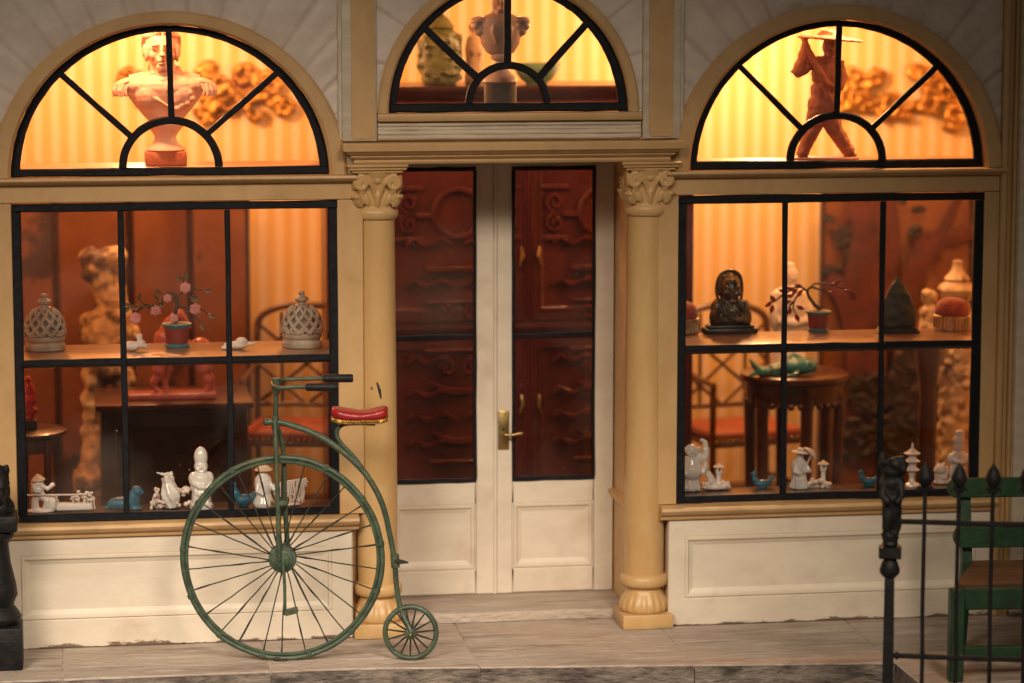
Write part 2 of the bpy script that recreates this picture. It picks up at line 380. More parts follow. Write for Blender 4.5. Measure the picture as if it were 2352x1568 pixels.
def link(name, me, m, parent=None, loc=(0, 0, 0), rot=(0, 0, 0), label=None, cat=None, group=None, kind=None):
    o = bpy.data.objects.new(name, me)
    if isinstance(me, bpy.types.Mesh) and not me.materials: me.materials.append(M[m])
    col.objects.link(o); o.location = loc; o.rotation_euler = rot
    if parent: o.parent = parent
    if label: o['label'] = label
    if cat: o['category'] = cat
    if group: o['group'] = group
    if kind: o['kind'] = kind
    return o
def thing(name, label, cat, loc=(0, 0, 0), rot=(0, 0, 0), group=None):
    return link(name, None, None, None, loc, rot, label, cat, group)
def part(name, mb, m, parent, loc=(0, 0, 0), rot=(0, 0, 0), label=None, smooth=True, angle=40):
    me = mb if isinstance(mb, bpy.types.Mesh) else mb.mesh(name, smooth, angle)
    return link(name, me, m, parent, loc, rot, label)
def spline(pts, n=6):
    """Catmull-Rom through the points"""
    P = [Vector(p) for p in pts]; Q = [P[0]*2-P[1]]+P+[P[-1]*2-P[-2]]; out = []
    for i in range(1, len(Q)-2):
        for k in range(n):
            t = k/n; a, b, c, d = Q[i-1], Q[i], Q[i+1], Q[i+2]
            out.append(.5*((2*b)+(c-a)*t+(2*a-5*b+4*c-d)*t*t+(3*b-a-3*c+d)*t**3))
    out.append(P[-1]); return out
def spiral(c, r0, turns, ax=(1, 0, 0), ay=(0, 0, 1), r1=.04, n=22, start=0, hand=1):
    ax, ay, c = Vector(ax), Vector(ay), Vector(c); o = []
    for i in range(n+1):
        t = i/n; r = r0+(r1-r0)*t; a = start+hand*2*pi*turns*t
        o.append(c+ax*r*cos(a)+ay*r*sin(a))
    return o

# ================================================================== SETTING
def struct(name, mb, m, parent=None, loc=(0, 0, 0)):
    me = mb if isinstance(mb, bpy.types.Mesh) else mb.mesh(name)
    o = link(name, me, m, parent, loc)
    if not parent: o['kind'] = 'structure'
    return o
FLOOR = .25
struct('floor', MB().box(-17.5, 17.5, 3.25, 17.2, -.1, FLOOR, 0), 'floor_wood')
struct('back_wall', MB().box(-17.5, 17.5, 17, 17.4, FLOOR, 17, 0), 'wallpaper')
struct('side_wall', MB().box(-17.6, -17.0, .5, 17, FLOOR, 17, 0), 'plaster')
struct('side_wall', MB().box(17.0, 17.6, .5, 17, FLOOR, 17, 0), 'plaster')
struct('ceiling', MB().box(-17.6, 17.6, .1, 17.4, 17, 17.3, 0), 'plaster')
struct('front_wall', MB().box(-17.6, -13.4, .46, .9, FLOOR, 17, 0), 'plaster')
struct('front_wall', MB().box(13.4, 17.6, .51, .9, FLOOR, 17, 0), 'plaster')
struct('road', MB().box(-20, 20, -24, 2, -1.4, -.95, 0), 'road')

# pavement of long slabs with a kerb of stones; the kerb runs slightly askew to the shop
def ky(x): return -2.86 if x < -4 else -2.86-(x+4)*.112
pav = struct('pavement', MB().prism([(-15.2, 3.9), (8.0, 3.9), (8.0, ky(8)+.03), (-4, -2.83), (-15.2, -2.83)], -.9, -.022, 'z'), 'mortar')
jx = [-15.2, -10.42, -5.86, -1.22, 3.55, 8.05]
for i in range(5):
    a, b = jx[i]+.014, jx[i+1]-.014
    n = 26; ed = [(b+(a-b)*q/n, ky(b+(a-b)*q/n)-.03*mnoise.noise(Vector(((b+(a-b)*q/n)*1.7, i, 0)))-.015*mnoise.noise(Vector(((b+(a-b)*q/n)*6, i, 5)))) for q in range(n+1)]
    part('paving_slab', MB().prism([(a, 4.0), (b, 4.0)]+ed, -.05, 0, 'z', .012), 'stone_slab', pav)
    ks = MB(); kb = bmesh.new(); rows = []
    for q in range(n*2+1):
        x = a+(b-a)*q/(n*2); row = []
        for t in range(9):
            z = -.052-.95*t/8; yy = ky(x)-.02-.05*(t/8)**.7-.06*mnoise.noise(Vector((x*2.2, z*4, 3)))-.03*mnoise.noise(Vector((x*7, z*9, 8)))
            row.append(kb.verts.new((x, yy, z)))
        row = [kb.verts.new((x, ky(x)+1, -.052))]+row+[kb.verts.new((x, ky(x)+1, -1.0))]; rows.append(row)
    for q in range(n*2):
        for t in range(len(row)): kb.faces.new((rows[q][t], rows[q+1][t], rows[q+1][(t+1) % len(row)], rows[q][(t+1) % len(row)]))
    kb.faces.new(rows[0]); kb.faces.new(rows[-1][::-1]); bmesh.ops.recalc_face_normals(kb, faces=kb.faces)
    part('kerb_stone', ks._merge(kb), 'kerb_stone', pav)
# the forecourt behind the railing comes further forward
for a, b in ((8.064, 12.6), (12.63, 17)):
    part('paving_slab', MB().prism([(a, 4), (b, 4), (b, -6.2), (a, -6.2)], -.06, .0, 'z', .025), 'stone_slab', pav)
    part('paving_slab', MB().prism([(a, -6.25), (b, -6.25), (b, -12), (a, -12)], -.06, .0, 'z', .025), 'stone_slab', pav)
struct('forecourt', MB().box(8.04, 17, -11.97, 3.9, -1.0, -.065, 0), 'kerb_stone')

# ================================================================== SHOPFRONT
shop = thing('shopfront', 'cream and tan miniature shopfront with arched fanlights and double door', 'shopfront')
def rects(seq, fill=True):
    """surface through nested rectangles (x0, x1, z0, z1, y)"""
    mb = MB(); b = bmesh.new(); L_ = []
    for x0, x1, z0, z1, y in seq:
        L_.append([b.verts.new(p) for p in ((x0, y, z0), (x1, y, z0), (x1, y, z1), (x0, y, z1))])
    for k in range(len(L_)-1):
        for i in range(4): b.faces.new((L_[k][i], L_[k][(i+1) % 4], L_[k+1][(i+1) % 4], L_[k+1][i]))
    if fill: b.faces.new(L_[-1])
    b.faces.new(L_[0][::-1])
    bmesh.ops.recalc_face_normals(b, faces=b.faces)
    return mb._merge(b)
def inset(r, d, y): return (r[0]+d, r[1]-d, r[2]+d, r[3]-d, y)
def panelled(outer, rec, back, front, depth):
    o = outer; r = rec
    return rects([(*o, back), (*o, front+.03), inset(o, .03, front), inset(r, -.03, front), inset(r, 0, front+.015), inset(r, .02, front-.035), inset(r, .07, front-.03),
                  inset(r, .11, front+depth*.4), inset(r, .17, front+depth*.75), inset(r, .21, front+depth)])
# stall risers
part('stall_riser', panelled((-11.95, -3.74, .0, 2.585), (-11.33, -4.22, .69, 2.17), .5, -.02, .075), 'cream', shop, angle=20)
part('stall_riser', panelled((3.74, 11.64, .0, 2.585), (4.13, 11.25, .69, 2.15), .5, -.02, .075), 'cream', shop, angle=20)
# sills
def sill(x0, x1):
    pr = [(.3, 2.585), (-.10, 2.585), (-.13, 2.63), (-.13, 2.68), (-.21, 2.71), (-.27, 2.76), (-.30, 2.82), (-.28, 2.88), (-.14, 2.925), (.3, 2.93)]
    return MB().prism(pr, x0, x1, 'x')
part('window_sill', sill(-11.95, -3.60), 'tan', shop)
part('window_sill', sill(3.52, 11.72), 'tan', shop)
# jambs and head rails round the display windows
for x0, x1 in ((-12.6, -11.36), (-4.04, -3.45), (3.45, 3.92), (11.29, 11.66)):
    part('window_jamb', MB().box(x0, x1, -.03, .5, 2.94, 10.23, .02), 'tan', shop)
for x0, x1 in ((-12.6, -3.6), (3.6, 11.66)):
    part('window_head', MB().box(x0, x1, -.025, .5, 10.235, 10.62, .02), 'tan', shop)
    pr = [(.5, 10.625), (-.06, 10.625), (-.10, 10.66), (-.22, 10.69), (-.26, 10.74), (-.25, 10.79), (-.12, 10.805), (.5, 10.805)]
    part('ledge', MB().prism(pr, x0, x1+(.12 if x0 > 0 else 0), 'x'), 'tan', shop)
# side mouldings beyond the windows
for x0, x1, y, m in ((11.665, 11.80, -.16, 'tan'), (11.803, 11.95, -.05, 'tan'), (11.953, 12.05, -.12, 'tan'), (12.053, 13.6, -.30, 'cream_trim')):
    part('side_moulding', MB().box(x0, x1, y, .5, 0, 17, .04, 2), m, shop)
part('side_moulding', MB().box(-13.6, -12.0, -.02, .5, 0, 2.58, .04, 2), 'cream_trim', shop)

# display windows: black bars and a pane in each opening
def display_window(x0, x1, z0, z1, vs, zt):
    w_ = .19; d = .10; yc = .03
    f = MB()
    f.bar((x0, yc, z1-w_/2), (x1, yc, z1-w_/2), w_, d)
    fr = part('display_window', f, 'black_paint', shop)
    part('bottom_rail', MB().bar((x0+.02, yc, z0+w_/2), (x1-.02, yc, z0+w_/2), w_, d), 'black_paint', fr)
    for xx in (x0+w_/2+.01, x1-w_/2-.02): part('stile', MB().bar((xx, yc-.003, z0+w_), (xx, yc-.003, z1-w_), w_+.03, d), 'black_paint', fr)
    for v in vs:
        part('muntin', MB().bar((v[0], yc-.012, z0+w_), (v[1], yc-.012, z1-w_), .135, .07), 'black_paint', fr)
    xs = [x0+w_]+[v[0] for v in vs]+[x1-w_]
    for k in range(3):
        part('muntin', MB().bar((xs[k]+(.06 if k else .0), yc-.004, zt), (xs[k+1]-(.06 if k < 2 else .02), yc-.004, zt), .14, .07, 4), 'black_paint', fr)
        for za, zb in ((z0+.15, zt-.03), (zt+.03, z1-.15)):
            part('pane', MB().box(xs[k]-.04, xs[k+1]+.04-.09, .075, .095, za, zb, 0), 'pane_glass', fr)
    return fr
display_window(-11.36, -4.02, 2.94, 10.22, ((-8.91, -8.93), (-6.52, -6.53)), 6.61)
display_window(3.90, 11.29, 2.94, 10.22, ((6.50, 6.47), (8.86, 8.83)), 6.63)

# fanlights
def fan_panes(fr, cx, zb, ai, bi, ri, rib, y, angs):
    """four wedges and the half disc"""
    for k in range(4):
        t0, t1 = angs[k], angs[k+1]; n = 14
        o = [(cx+(ai+.04)*cos(t0+(t1-t0)*i/n), zb+(bi+.04)*sin(t0+(t1-t0)*i/n)) for i in range(n+1)]
        q = [(cx+ri*cos(t1+(t0-t1)*i/n), zb+rib*sin(t1+(t0-t1)*i/n)) for i in range(n+1)]
        part('pane', MB().prism(o+q, y, y+.02), 'pane_glass', fr)
    o = [(cx+ri*.99*cos(pi*i/24), zb+rib*.99*sin(pi*i/24)) for i in range(25)]
    part('pane', MB().prism(o, y+.001, y+.021), 'pane_glass', fr)
def fanlight(cx, zb, a, b, wf, ri, rib, spk, y, name='fanlight', wb=.19, wi=.18, ws=.14):
    f = MB().ring(cx, zb+.001, a-wf, b-wf*.75, a, b, y-.05, y+.07, n=72, bev=.025, jit=.006)
    fr = part(name, f, 'black_paint', shop)
    part('bottom_rail', MB().bar((cx-a+.01, y, zb+wb/2), (cx+a-.01, y, zb+wb/2), wb, .13), 'black_paint', fr)
    part('inner_arc', MB().ring(cx, zb+wb, ri-wi, rib-wi, ri, rib, y-.062, y+.05, n=40, bev=.03, jit=.004), 'black_paint', fr)
    for (xa, za), (xb, zb_) in spk:
        part('glazing_bar', MB().bar((xa, y-.01, za), (xb, y-.01, zb_), ws, .07, 4, .008), 'black_paint', fr)
    A = sorted([0, pi]+[atan2(s_[0][1]-zb-wb, s_[0][0]-cx) for s_ in spk])
    fan_panes(fr, cx, zb+wb-.03, a-wf, b-wf*.75-wb+.03, ri-wi*.6, rib-wi*.6, y+.03, A)
    return fr
YF = .16
fanlight(-7.78, 10.81, 3.57, 3.38, .20, 1.17, 1.15, [((-10.25, 13.16), (-8.66, 11.70)), ((-7.78, 14.06), (-7.75, 12.10)), ((-5.34, 13.13), (-6.93, 11.76))], YF)
fanlight(7.72, 10.81, 3.55, 3.45, .20, 1.20, 1.14, [((5.33, 13.25), (6.86, 11.76)), ((7.74, 14.15), (7.71, 12.10)), ((10.12, 13.18), (8.60, 11.76))], YF)
fanlight(-.08, 12.19, 2.77, 2.93, .20, .985, .94, [((-2.02, 14.13), (-.80, 12.98)), ((-.09, 15.0), (-.10, 13.28)), ((1.76, 14.23), (.62, 12.96))], .06, wb=.21, wi=.17, ws=.17)

# arch bands (archivolts)
part('arch_band', MB().ring(-7.78, 10.81, 3.57, 3.385, 3.97, 3.70, -.14, .45, n=80, bev=.07), 'tan', shop)
part('arch_band', MB().ring(7.72, 10.81, 3.55, 3.455, 3.99, 3.83, -.14, .45, n=80, bev=.07), 'tan', shop)
part('arch_band', MB().ring(-.08, 12.19, 2.775, 2.935, 3.03, 3.20, -.17, .40, n=72, bev=.05), 'tan', shop)

# plaster above the arches, pressed into rays
def spandrel(cx, zb, a, b, x0, x1, zt, y, amp, rays, yb=.45):
    bm_ = bmesh.new(); n, k = 300, 10; st = bm_.verts.layers.float.new('stain'); rows = []
    rnd = random.Random(int(cx*10)); g = []
    t = .02
    while t < pi: g.append((t, rnd.uniform(.5, 1.0))); t += pi/rays*rnd.uniform(.75, 1.25)
    for i in range(n+1):
        th = pi*i/n; c, s_ = cos(th), sin(th)
        p0 = Vector((cx+a*c, zb+b*s_))
        ts = []
        if c > 1e-6: ts.append((x1-cx)/c)
        if c < -1e-6: ts.append((x0-cx)/c)
        if s_ > 1e-6: ts.append((zt-zb)/s_)
        tt = min(ts); p1 = Vector((cx+c*tt, zb+s_*tt))
        gv = 0
        for t0, q in g: gv = max(gv, q*exp(-((th-t0)/.016)**2))
        bul = .5+.5*cos(th*rays*2)
        row = []
        for j in range(k+1):
            f = j/k; p = p0.lerp(p1, f); rr = max(.25, min(1, f*2.5))
            yy = y+amp*gv*rr-amp*.5*bul*rr+.02*mnoise.noise(Vector((p.x*.8, 0, p.y*.8)))
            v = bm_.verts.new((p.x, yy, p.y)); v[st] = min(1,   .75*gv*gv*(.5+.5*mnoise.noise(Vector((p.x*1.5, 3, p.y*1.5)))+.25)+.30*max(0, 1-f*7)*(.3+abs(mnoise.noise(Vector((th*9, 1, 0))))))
            row.append(v)
        rows.append(row)
    for i in range(n):
        for j in range(k): bm_.faces.new((rows[i][j], rows[i+1][j], rows[i+1][j+1], rows[i][j+1]))
    # thickness
    e = bmesh.ops.extrude_edge_only(bm_, edges=[x for x in bm_.edges if x.is_boundary])
    for v in e['geom']:
        if isinstance(v, bmesh.types.BMVert): v.co.y = yb
    bmesh.ops.recalc_face_normals(bm_, faces=bm_.faces)
    mb = MB(); mb.bm.free(); mb.bm = bm_
    return mb
part('spandrel', spandrel(-7.78, 10.81, 3.955, 3.685, -12.6, -3.90, 17, 0, .075, 19), 'spandrel_plaster', shop, angle=70)
part('spandrel', spandrel(7.72, 10.81, 3.975, 3.815, 3.90, 11.65, 17, 0, .075, 19), 'spandrel_plaster', shop, angle=70)
part('spandrel', spandrel(-.08, 12.19, 3.015, 3.185, -3.12, 3.02, 17, -.08, .02, 9), 'spandrel_plaster', shop, angle=70)

# centre bay above the door
for sx, x0, x1 in ((-1, -3.92, -3.125), (1, 3.025, 3.92)):
    p = part('pilaster', MB().box(x0, x1, -.16, .45, 11.56, 17, .035, 2), 'cream_trim', shop)
    xa, xb = (-3.71, -3.165) if sx < 0 else (3.17, 3.73)
    poly = [(xa, 17), (xb, 17), (xb, 11.70), (xb-.025, 11.645), (xb-.08, 11.62), (xa+.08, 11.62), (xa+.025, 11.645), (xa, 11.70)]
    part('pilaster_face', MB().prism(poly, -.185, -.1), 'tan', p)
    part('edge_bead', MB().tube([((x0-.03) if sx < 0 else (x1+.03), -.06, 11.6), ((x0-.03) if sx < 0 else (x1+.03), -.06, 17)], .06, 8), 'cream_trim', p)
part('fanlight_sill', MB().box(-3.12, 3.02, -.21, .4, 12.0, 12.185, .04, 2), 'tan', shop)
for x0, x1 in ((-3.93, -3.56), (3.56, 3.93)): part('corner_block', MB().box(x0, x1, -.02, .45, 10.812, 11.555, .02), 'cream_trim', shop)
rib = MB().box(-3.11, 3.01, -.03, .42, 11.56, 11.995, .0)
for z, r in ((11.93, .055), (11.83, .045), (11.74, .06), (11.63, .06)):
    rib.tube([(-3.10+.3*i*.0, -.04, z) if i == 0 else (-3.10+6.1*i/8, -.04+random.uniform(-.008, .008), z+random.uniform(-.008, .008)) for i in range(9)], r, 8)
part('ribbed_moulding', rib, 'cream_trim', shop)
# entablature: moulded slab over the columns
ent = [(1.0, 11.05), (-.30, 11.05), (-.33, 11.10), (-.30, 11.15), (-.37, 11.18), (-.42, 11.22), (-.40, 11.25), (-.46, 11.27), (-.52, 11.31), (-.55, 11.335), (-.61, 11.36), (-.62, 11.50), (-.59, 11.535), (1.0, 11.545)]
def mould(prof, x0, x1):
    """profile swept along the front with returns on both ends"""
    b = bmesh.new(); rows = []
    yb = max(p[0] for p in prof); base = max(p[0] for p in prof if p[0] < .5)
    for y, z in prof:
        out = -y if y < .5 else 0
        o = out-.30
        if y > .5: continue
        rows.append([b.verts.new(q) for q in ((x0-o*.9, .9, z), (x0-o*.9, y, z), (x1+o*.9, y, z), (x1+o*.9, .9, z))])
    for i in range(len(rows)-1):
        for j in range(3): b.faces.new((rows[i][j], rows[i][j+1], rows[i+1][j+1], rows[i+1][j]))
    b.faces.new(rows[0]); b.faces.new(rows[-1])
    bmesh.ops.recalc_face_normals(b, faces=b.faces)
    return MB()._merge(b)
part('entablature', mould(ent, -3.66, 3.64), 'tan', shop, angle=25)
part('porch_soffit', MB().box(-3.6, 3.6, .46, 3.35, 10.98, 11.5, .0), 'cream_trim', shop)
# porch cheeks with the window ledge carried round
for sx in (-1, 1):
    a, b = sorted((sx*2.98+.02, sx*3.75))
    p = part('porch_cheek', MB().box(a, b, .55, 3.3, 0, 10.97, .02), 'tan', shop)
    q = sx*2.98+.02
    part('cheek_ledge', MB().prism([(q+.02*sx, 2.45), (q-.02*sx, 2.52), (q-.16*sx, 2.72), (q-.16*sx, 2.80), (q+.02*sx, 2.84)], .56, 2.96), 'tan', p)
part('door_step', MB().box(-2.96, 3.0, 1.06, 3.5, .004, FLOOR, .035, 2), 'stone_slab', shop)

# ---- columns
def volute_capital():
    mb = MB()
    mb.lathe([(.44, 9.78), (.47, 10.05), (.47, 10.35), (.50, 10.6), (.58, 10.78), (.60, 10.86)], 28)
    mb.lathe([(.40, 9.74), (.50, 9.77), (.535, 9.85), (.54, 9.93), (.50, 10.01), (.42, 10.04)], 28)
    for k in range(4):
        m = Matrix.Rotation(k*pi/2, 4, 'Z')
        for s_ in (-1, 1):
            pts = spiral((s_*.36, -.47, 10.60), .17, 1.5, ax=(s_, 0, 0), r1=.03, n=20, start=pi*.55, hand=-1)
            pts = [Vector((s_*.05, -.46, 10.28)), Vector((s_*.09, -.50, 10.45)), Vector((s_*.17, -.53, 10.62))]+[Vector((p.x, p.y-.05, p.z)) for p in pts]
            mb.tube([m @ p for p in pts], [.045]*3+[.062]*(len(pts)-3), 6)
            mb.ell(m @ Vector((s_*.36, -.50, 10.60)), .05)
            for x, z, rz, t in ((.27, 10.26, .20, .45), (.44, 10.18, .16, .6)):
                mb.ell(m @ Vector((s_*x, -.43, z)), (.10, .085, rz), (0, s_*t, k*pi/2), 12)
                mb.ell(m @ Vector((s_*(x+.08), -.47, z+rz*.72)), (.09, .08, .06), n=8)
        mb.ell(m @ Vector((0, -.47, 10.22)), (.06, .07, .20), (0, 0, k*pi/2), 8); mb.ell(m @ Vector((0, -.50, 10.66)), (.10, .07, .08), (0, 0, k*pi/2), 8)
    for x0, z0, z1 in ((.60, 10.83, 10.90),):
        mb.box(-x0, x0, -x0, x0, z0, z1, .03)
    return mb.organic('capital', .022, 3)
cap = volute_capital()
shaft_me = MB().lathe([(.46, 1.22), (.465, 1.5), (.47, 3.5), (.462, 6), (.447, 8.5), (.44, 9.79)], 40).mesh('shaft')
def gad(th, z):
    f = max(0, min(1, (.82-z)/.12))*max(0, min(1, (z-.36)/.04)); return 1+f*(.055*abs(cos(th*9))-.03)
base_me = MB().lathe([(.50, .33), (.555, .36), (.575, .42), (.58, .48), (.565, .56), (.53, .65), (.475, .75), (.43, .83), (.405, .90), (.42, .94), (.50, .955), (.555, 1.0), (.57, 1.08), (.565, 1.16), (.53, 1.23), (.455, 1.25)], 108, mod=gad).mesh('base', True, 60)
plinth_me = MB().box(-.605, .605, -.60, .60, .002, .345, .035, 2).mesh('plinth')
abac = MB().box(-.66, .66, -.64, .5, 10.90, 10.965, .02).box(-.70, .70, -.68, .5, 10.967, 11.045, .025).mesh('abacus')
for x in (-3.12, 3.22):
    c = link('column', shaft_me, 'tan_column', shop, (x, .37, 0))
    for nm, me in (('capital', cap), ('column_base', base_me), ('plinth', plinth_me), ('abacus', abac)):
        link(nm, me, 'tan_column', c)

# ---- double door
YD = 3.0
def door_leaf(x0, x1, gx0, gx1, px0, px1):
    zb, zt, g0, g1, p0, p1 = FLOOR+.012, 10.97, 3.06, 10.72, .89, 2.49
    d = MB()
    d.box(x0, gx0, YD, YD+.2, zb, zt, .012); d.box(gx1, x1, YD, YD+.2, zb, zt, .012)
    d.box(gx0, gx1, YD+.002, YD+.2, g1, zt, .006)
    leaf = part('door', d, 'cream', shop)
    part('door_panel', panelled((gx0+.001, gx1-.001, zb, g0), (px0, px1, p0, p1), YD+.2, YD+.003, .06), 'cream', leaf, angle=20)
    yk = YD-.004; t = .075
    for z in (g0+t/2, g1-t/2): part('glazing_bar', MB().bar((gx0, yk, z), (gx1, yk, z), t+.02, .10, 5), 'black_paint', leaf)
    for x in (gx0+t/2-.01, gx1-t/2+.01): part('glazing_bar', MB().bar((x, yk-.003, g0+t), (x, yk-.003, g1-t), t, .10, 8), 'black_paint', leaf)
    part('glazing_bar', MB().bar((gx0+t, yk+.006, 6.61), (gx1-t, yk+.006, 6.63), .115, .09, 5), 'black_paint', leaf)
    for za, zb_ in ((g0+.05, 6.58), (6.66, g1-.05)): part('pane', MB().box(gx0+.03, gx1-.03, YD+.05, YD+.07, za, zb_, 0), 'pane_glass', leaf)
    return leaf
dl = door_leaf(-2.88, .01, -2.44, -.42, -2.40, -.46)
dr = door_leaf(.075, 2.97, .47, 2.50, .50, 2.46)
part('meeting_bead', MB().tube([(.045, YD-.01, .27), (.05, YD-.01, 5), (.06, YD-.01, 10.95)], .05, 10), 'cream', dl)
hp = part('handle_plate', MB().box(.12, .385, YD-.05, YD-.002, 3.84, 4.80, .03, 2), 'brass', dr)
hm = MB().tube([(.26, YD-.04, 4.24), (.26, YD-.24, 4.24)], .05, 10).tube(spline([(.25, YD-.24, 4.24), (.42, YD-.26, 4.23), (.58, YD-.26, 4.26), (.66, YD-.25, 4.265)]), .04, 10).ell((.66, YD-.25, 4.265), .042)
part('door_handle', hm, 'brass', dr)
part('keyhole', MB().ell((.245, YD-.052, 4.33), (.03, .008, .04)), 'black_paint', dr)

# ================================================================== PENNY-FARTHING
p0 = atz(652, 1517, 0); K = .00972
bike = thing('penny_farthing', 'green penny-farthing bicycle with red saddle leaning before the left shop window', 'bicycle', p0, (R(1.5), 0, R(-8)))
bike.scale = (.97, 1, 1)
def b2(px, py, y=0): return Vector(((px-650)*K/.97, y, (1518-py)*K*1.022))
HUB = b2(650, 1280); RW = HUB.z
def wob(a, amp=.012): return amp*mnoise.noise(Vector((cos(a)*3, sin(a)*3, .3)))
def wheel_rim(c, r, tr, n=96, amp=.02):
    return MB().tube([c+Vector(((r+wob(2*pi*i/n, amp))*cos(2*pi*i/n), wob(2*pi*i/n+9, amp), (r+wob(2*pi*i/n, amp))*sin(2*pi*i/n))) for i in range(n)], tr, 10, closed=True)
fw = part('front_wheel', wheel_rim(HUB, RW-.062, .062), 'bike_green', bike)
part('rim_groove', MB().tube([HUB+Vector(((RW-.155)*cos(2*pi*i/72), -.02+wob(i), (RW-.155)*sin(2*pi*i/72))) for i in range(72)], .042, 8, closed=True), 'bike_green', fw)
for i in range(13):
    a = 2*pi*(i+.3)/13; c = HUB+Vector(((RW-.075)*cos(a), 0, (RW-.075)*sin(a)))
    part('rim_clip', MB().tube([c-Vector((-sin(a), 0, cos(a)))*.045, c+Vector((-sin(a), 0, cos(a)))*.045], .092, 8), 'bike_green', fw)
for i in range(26):
    a = 2*pi*(i+.5)/26+random.uniform(-.03, .03); y = .10 if i % 2 else -.10
    q0 = HUB+Vector((.27*cos(a+.2), y, .27*sin(a+.2))); q1 = HUB+Vector(((RW-.14)*cos(a), 0, (RW-.14)*sin(a)))
    pts = [q0.lerp(q1, k/8)+Vector((random.uniform(-1, 1), 0, random.uniform(-1, 1)))*.006 for k in range(9)]
    part('spoke', MB().tube(pts, [.0145+random.choice((0, 0, 0, .009)) for k in range(9)], 6), 'spoke_black', fw)
hm = MB().lathe([(.10, -.22), (.17, -.21), (.175, -.17), (.235, -.16), (.24, -.12), (.315, -.11), (.325, -.05), (.325, .07), (.24, .08), (.24, .16), (.1, .17)], 32, m=Matrix.Translation(HUB) @ Matrix.Rotation(R(90), 4, 'X') @ Matrix.Scale(-1, 4, (0, 0, 1)))
bmesh.ops.recalc_face_normals(hm.bm, faces=hm.bm.faces)
hb = part('hub', hm, 'bike_green', fw)
# fork, head, handlebar
for y, x0, x1 in ((-.21, -.115, -.065), (.17, .02, .12)):
    part('fork_blade', MB().tube(spline([b2(637, 965)+Vector((0, y*.3, 0)), b2(637, 1030)+Vector((x0+.14, y*.8, 0)), HUB+Vector((x0+.04, y, 1.2)), HUB+Vector((x1, y, .0))]), [.055]*13+[.058]*3+[.062]*3, 10), 'bike_green', bike)
part('fork_crown', MB().box(-.16, .16, -.25, .22, 3.60, 3.73, .03).xf(Matrix.Translation((0, 0, 0))), 'bike_green', bike)
part('steering_head', MB().tube([b2(637, 1000), b2(638, 960), b2(640, 905), b2(641, 878)], [.06, .062, .056, .056], 10).tube([b2(641, 903), b2(641, 868)], [.085, .095], 10), 'bike_green', bike)
hbp = part('handlebar', MB().tube(spline([b2(714, 880, -.42), b2(680, 881, -.42), b2(650, 884, -.38), b2(634, 882, -.20), b2(633, 879, 0), b2(640, 876, .24), b2(662, 878, .40), b2(700, 877, .42), b2(750, 876, .42)]), .045, 10), 'bike_green', bike)
for a, b, y in ((710, 784, -.42), (744, 814, .42)):
    py = 881 if y < 0 else 876
    part('grip', MB().tube([b2(a, py, y), b2(a+5, py, y), b2((a+b)/2, py, y), b2(b-4, py, y), b2(b, py, y)], [.07, .088, .094, .094, .08], 12), 'black_iron', hbp)
# backbone down to the small wheel
SW = b2(944, 1453); rs = .655; SW.z = rs-.01
bb = spline([b2(617, 968), b2(640, 967), b2(680, 977), b2(730, 996), b2(790, 1035), b2(845, 1090), b2(880, 1155), b2(897, 1225), b2(908, 1290), b2(912, 1345), b2(922, 1400), SW+Vector((0, -.16, .1)), SW+Vector((.0, -.17, 0))])
part('backbone', MB().tube(bb, [.075-.016*i/len(bb) for i in range(len(bb))], 12).ell(b2(617, 968), .085), 'bike_green', bike)
part('neck_ring', MB().tube([b2(638, 985), b2(638, 955)], .095, 12), 'bike_green', bike)
st = part('mounting_step', MB().tube([b2(908, 1272), b2(910, 1302)], .10, 10), 'bike_green', bike)
part('peg', MB().tube([b2(910, 1286, -.05), b2(925, 1286, -.12), b2(940, 1287, -.16)], [.065, .05, .018], 8), 'spoke_black', st)
part('saddle_spring', MB().tube(spline([b2(848, 1092), b2(818, 1050), b2(786, 1015), b2(777, 992), b2(790, 975), b2(820, 971), b2(866, 972)]), .048, 10), 'bike_green', bike)
sd = MB()
def sad(z0, z1, grow, y=.34):
    pr = []
    for i in range(13):
        t = i/12; x = -1.31/2+1.31*t
        wd = y*(.95-.45*exp(-((t-.55)/.18)**2)*.35-.30*(t > .92)*(t-.92)/.08)*(.55+.45*min(1, t*7)); pr.append((x, wd+grow))
    poly = [(x, -w_) for x, w_ in pr]+[(x, w_) for x, w_ in pr[::-1]]
    return poly
smb = MB().prism(sad(0, 0, 0), 0, .215, 'z', .06).xf(Matrix.Translation(b2(830, 962)))
for v in smb.bm.verts:
    t = (v.co.x-b2(830, 962).x)/.65; v.co.z += .055*t*t-.03*cos(t*3)*(1 if v.co.z > b2(830, 962).z+.1 else .5)
sdl = part('saddle', smb.organic('saddle', .03, 6), 'saddle_red', bike)
tr = MB().prism(sad(0, 0, .018), -.055, .035, 'z', .015).xf(Matrix.Translation(b2(830, 962)))
for v in tr.bm.verts:
    t = (v.co.x-b2(830, 962).x)/.65; v.co.z += .05*t*t-.01
part('saddle_trim', tr, 'gilt', sdl)
for i in range(15):
    c = b2(830, 962)+Vector((-.60+i*.075, -.33-.02, .0)); t = (i*.075-.60)/.65
    part('saddle_stud', MB().ell((c.x, c.y+(.04*(1-abs(t)) if t > -.6 else .1), c.z+.05*t*t), (.036, .022, .034), n=8), 'gilt', sdl)
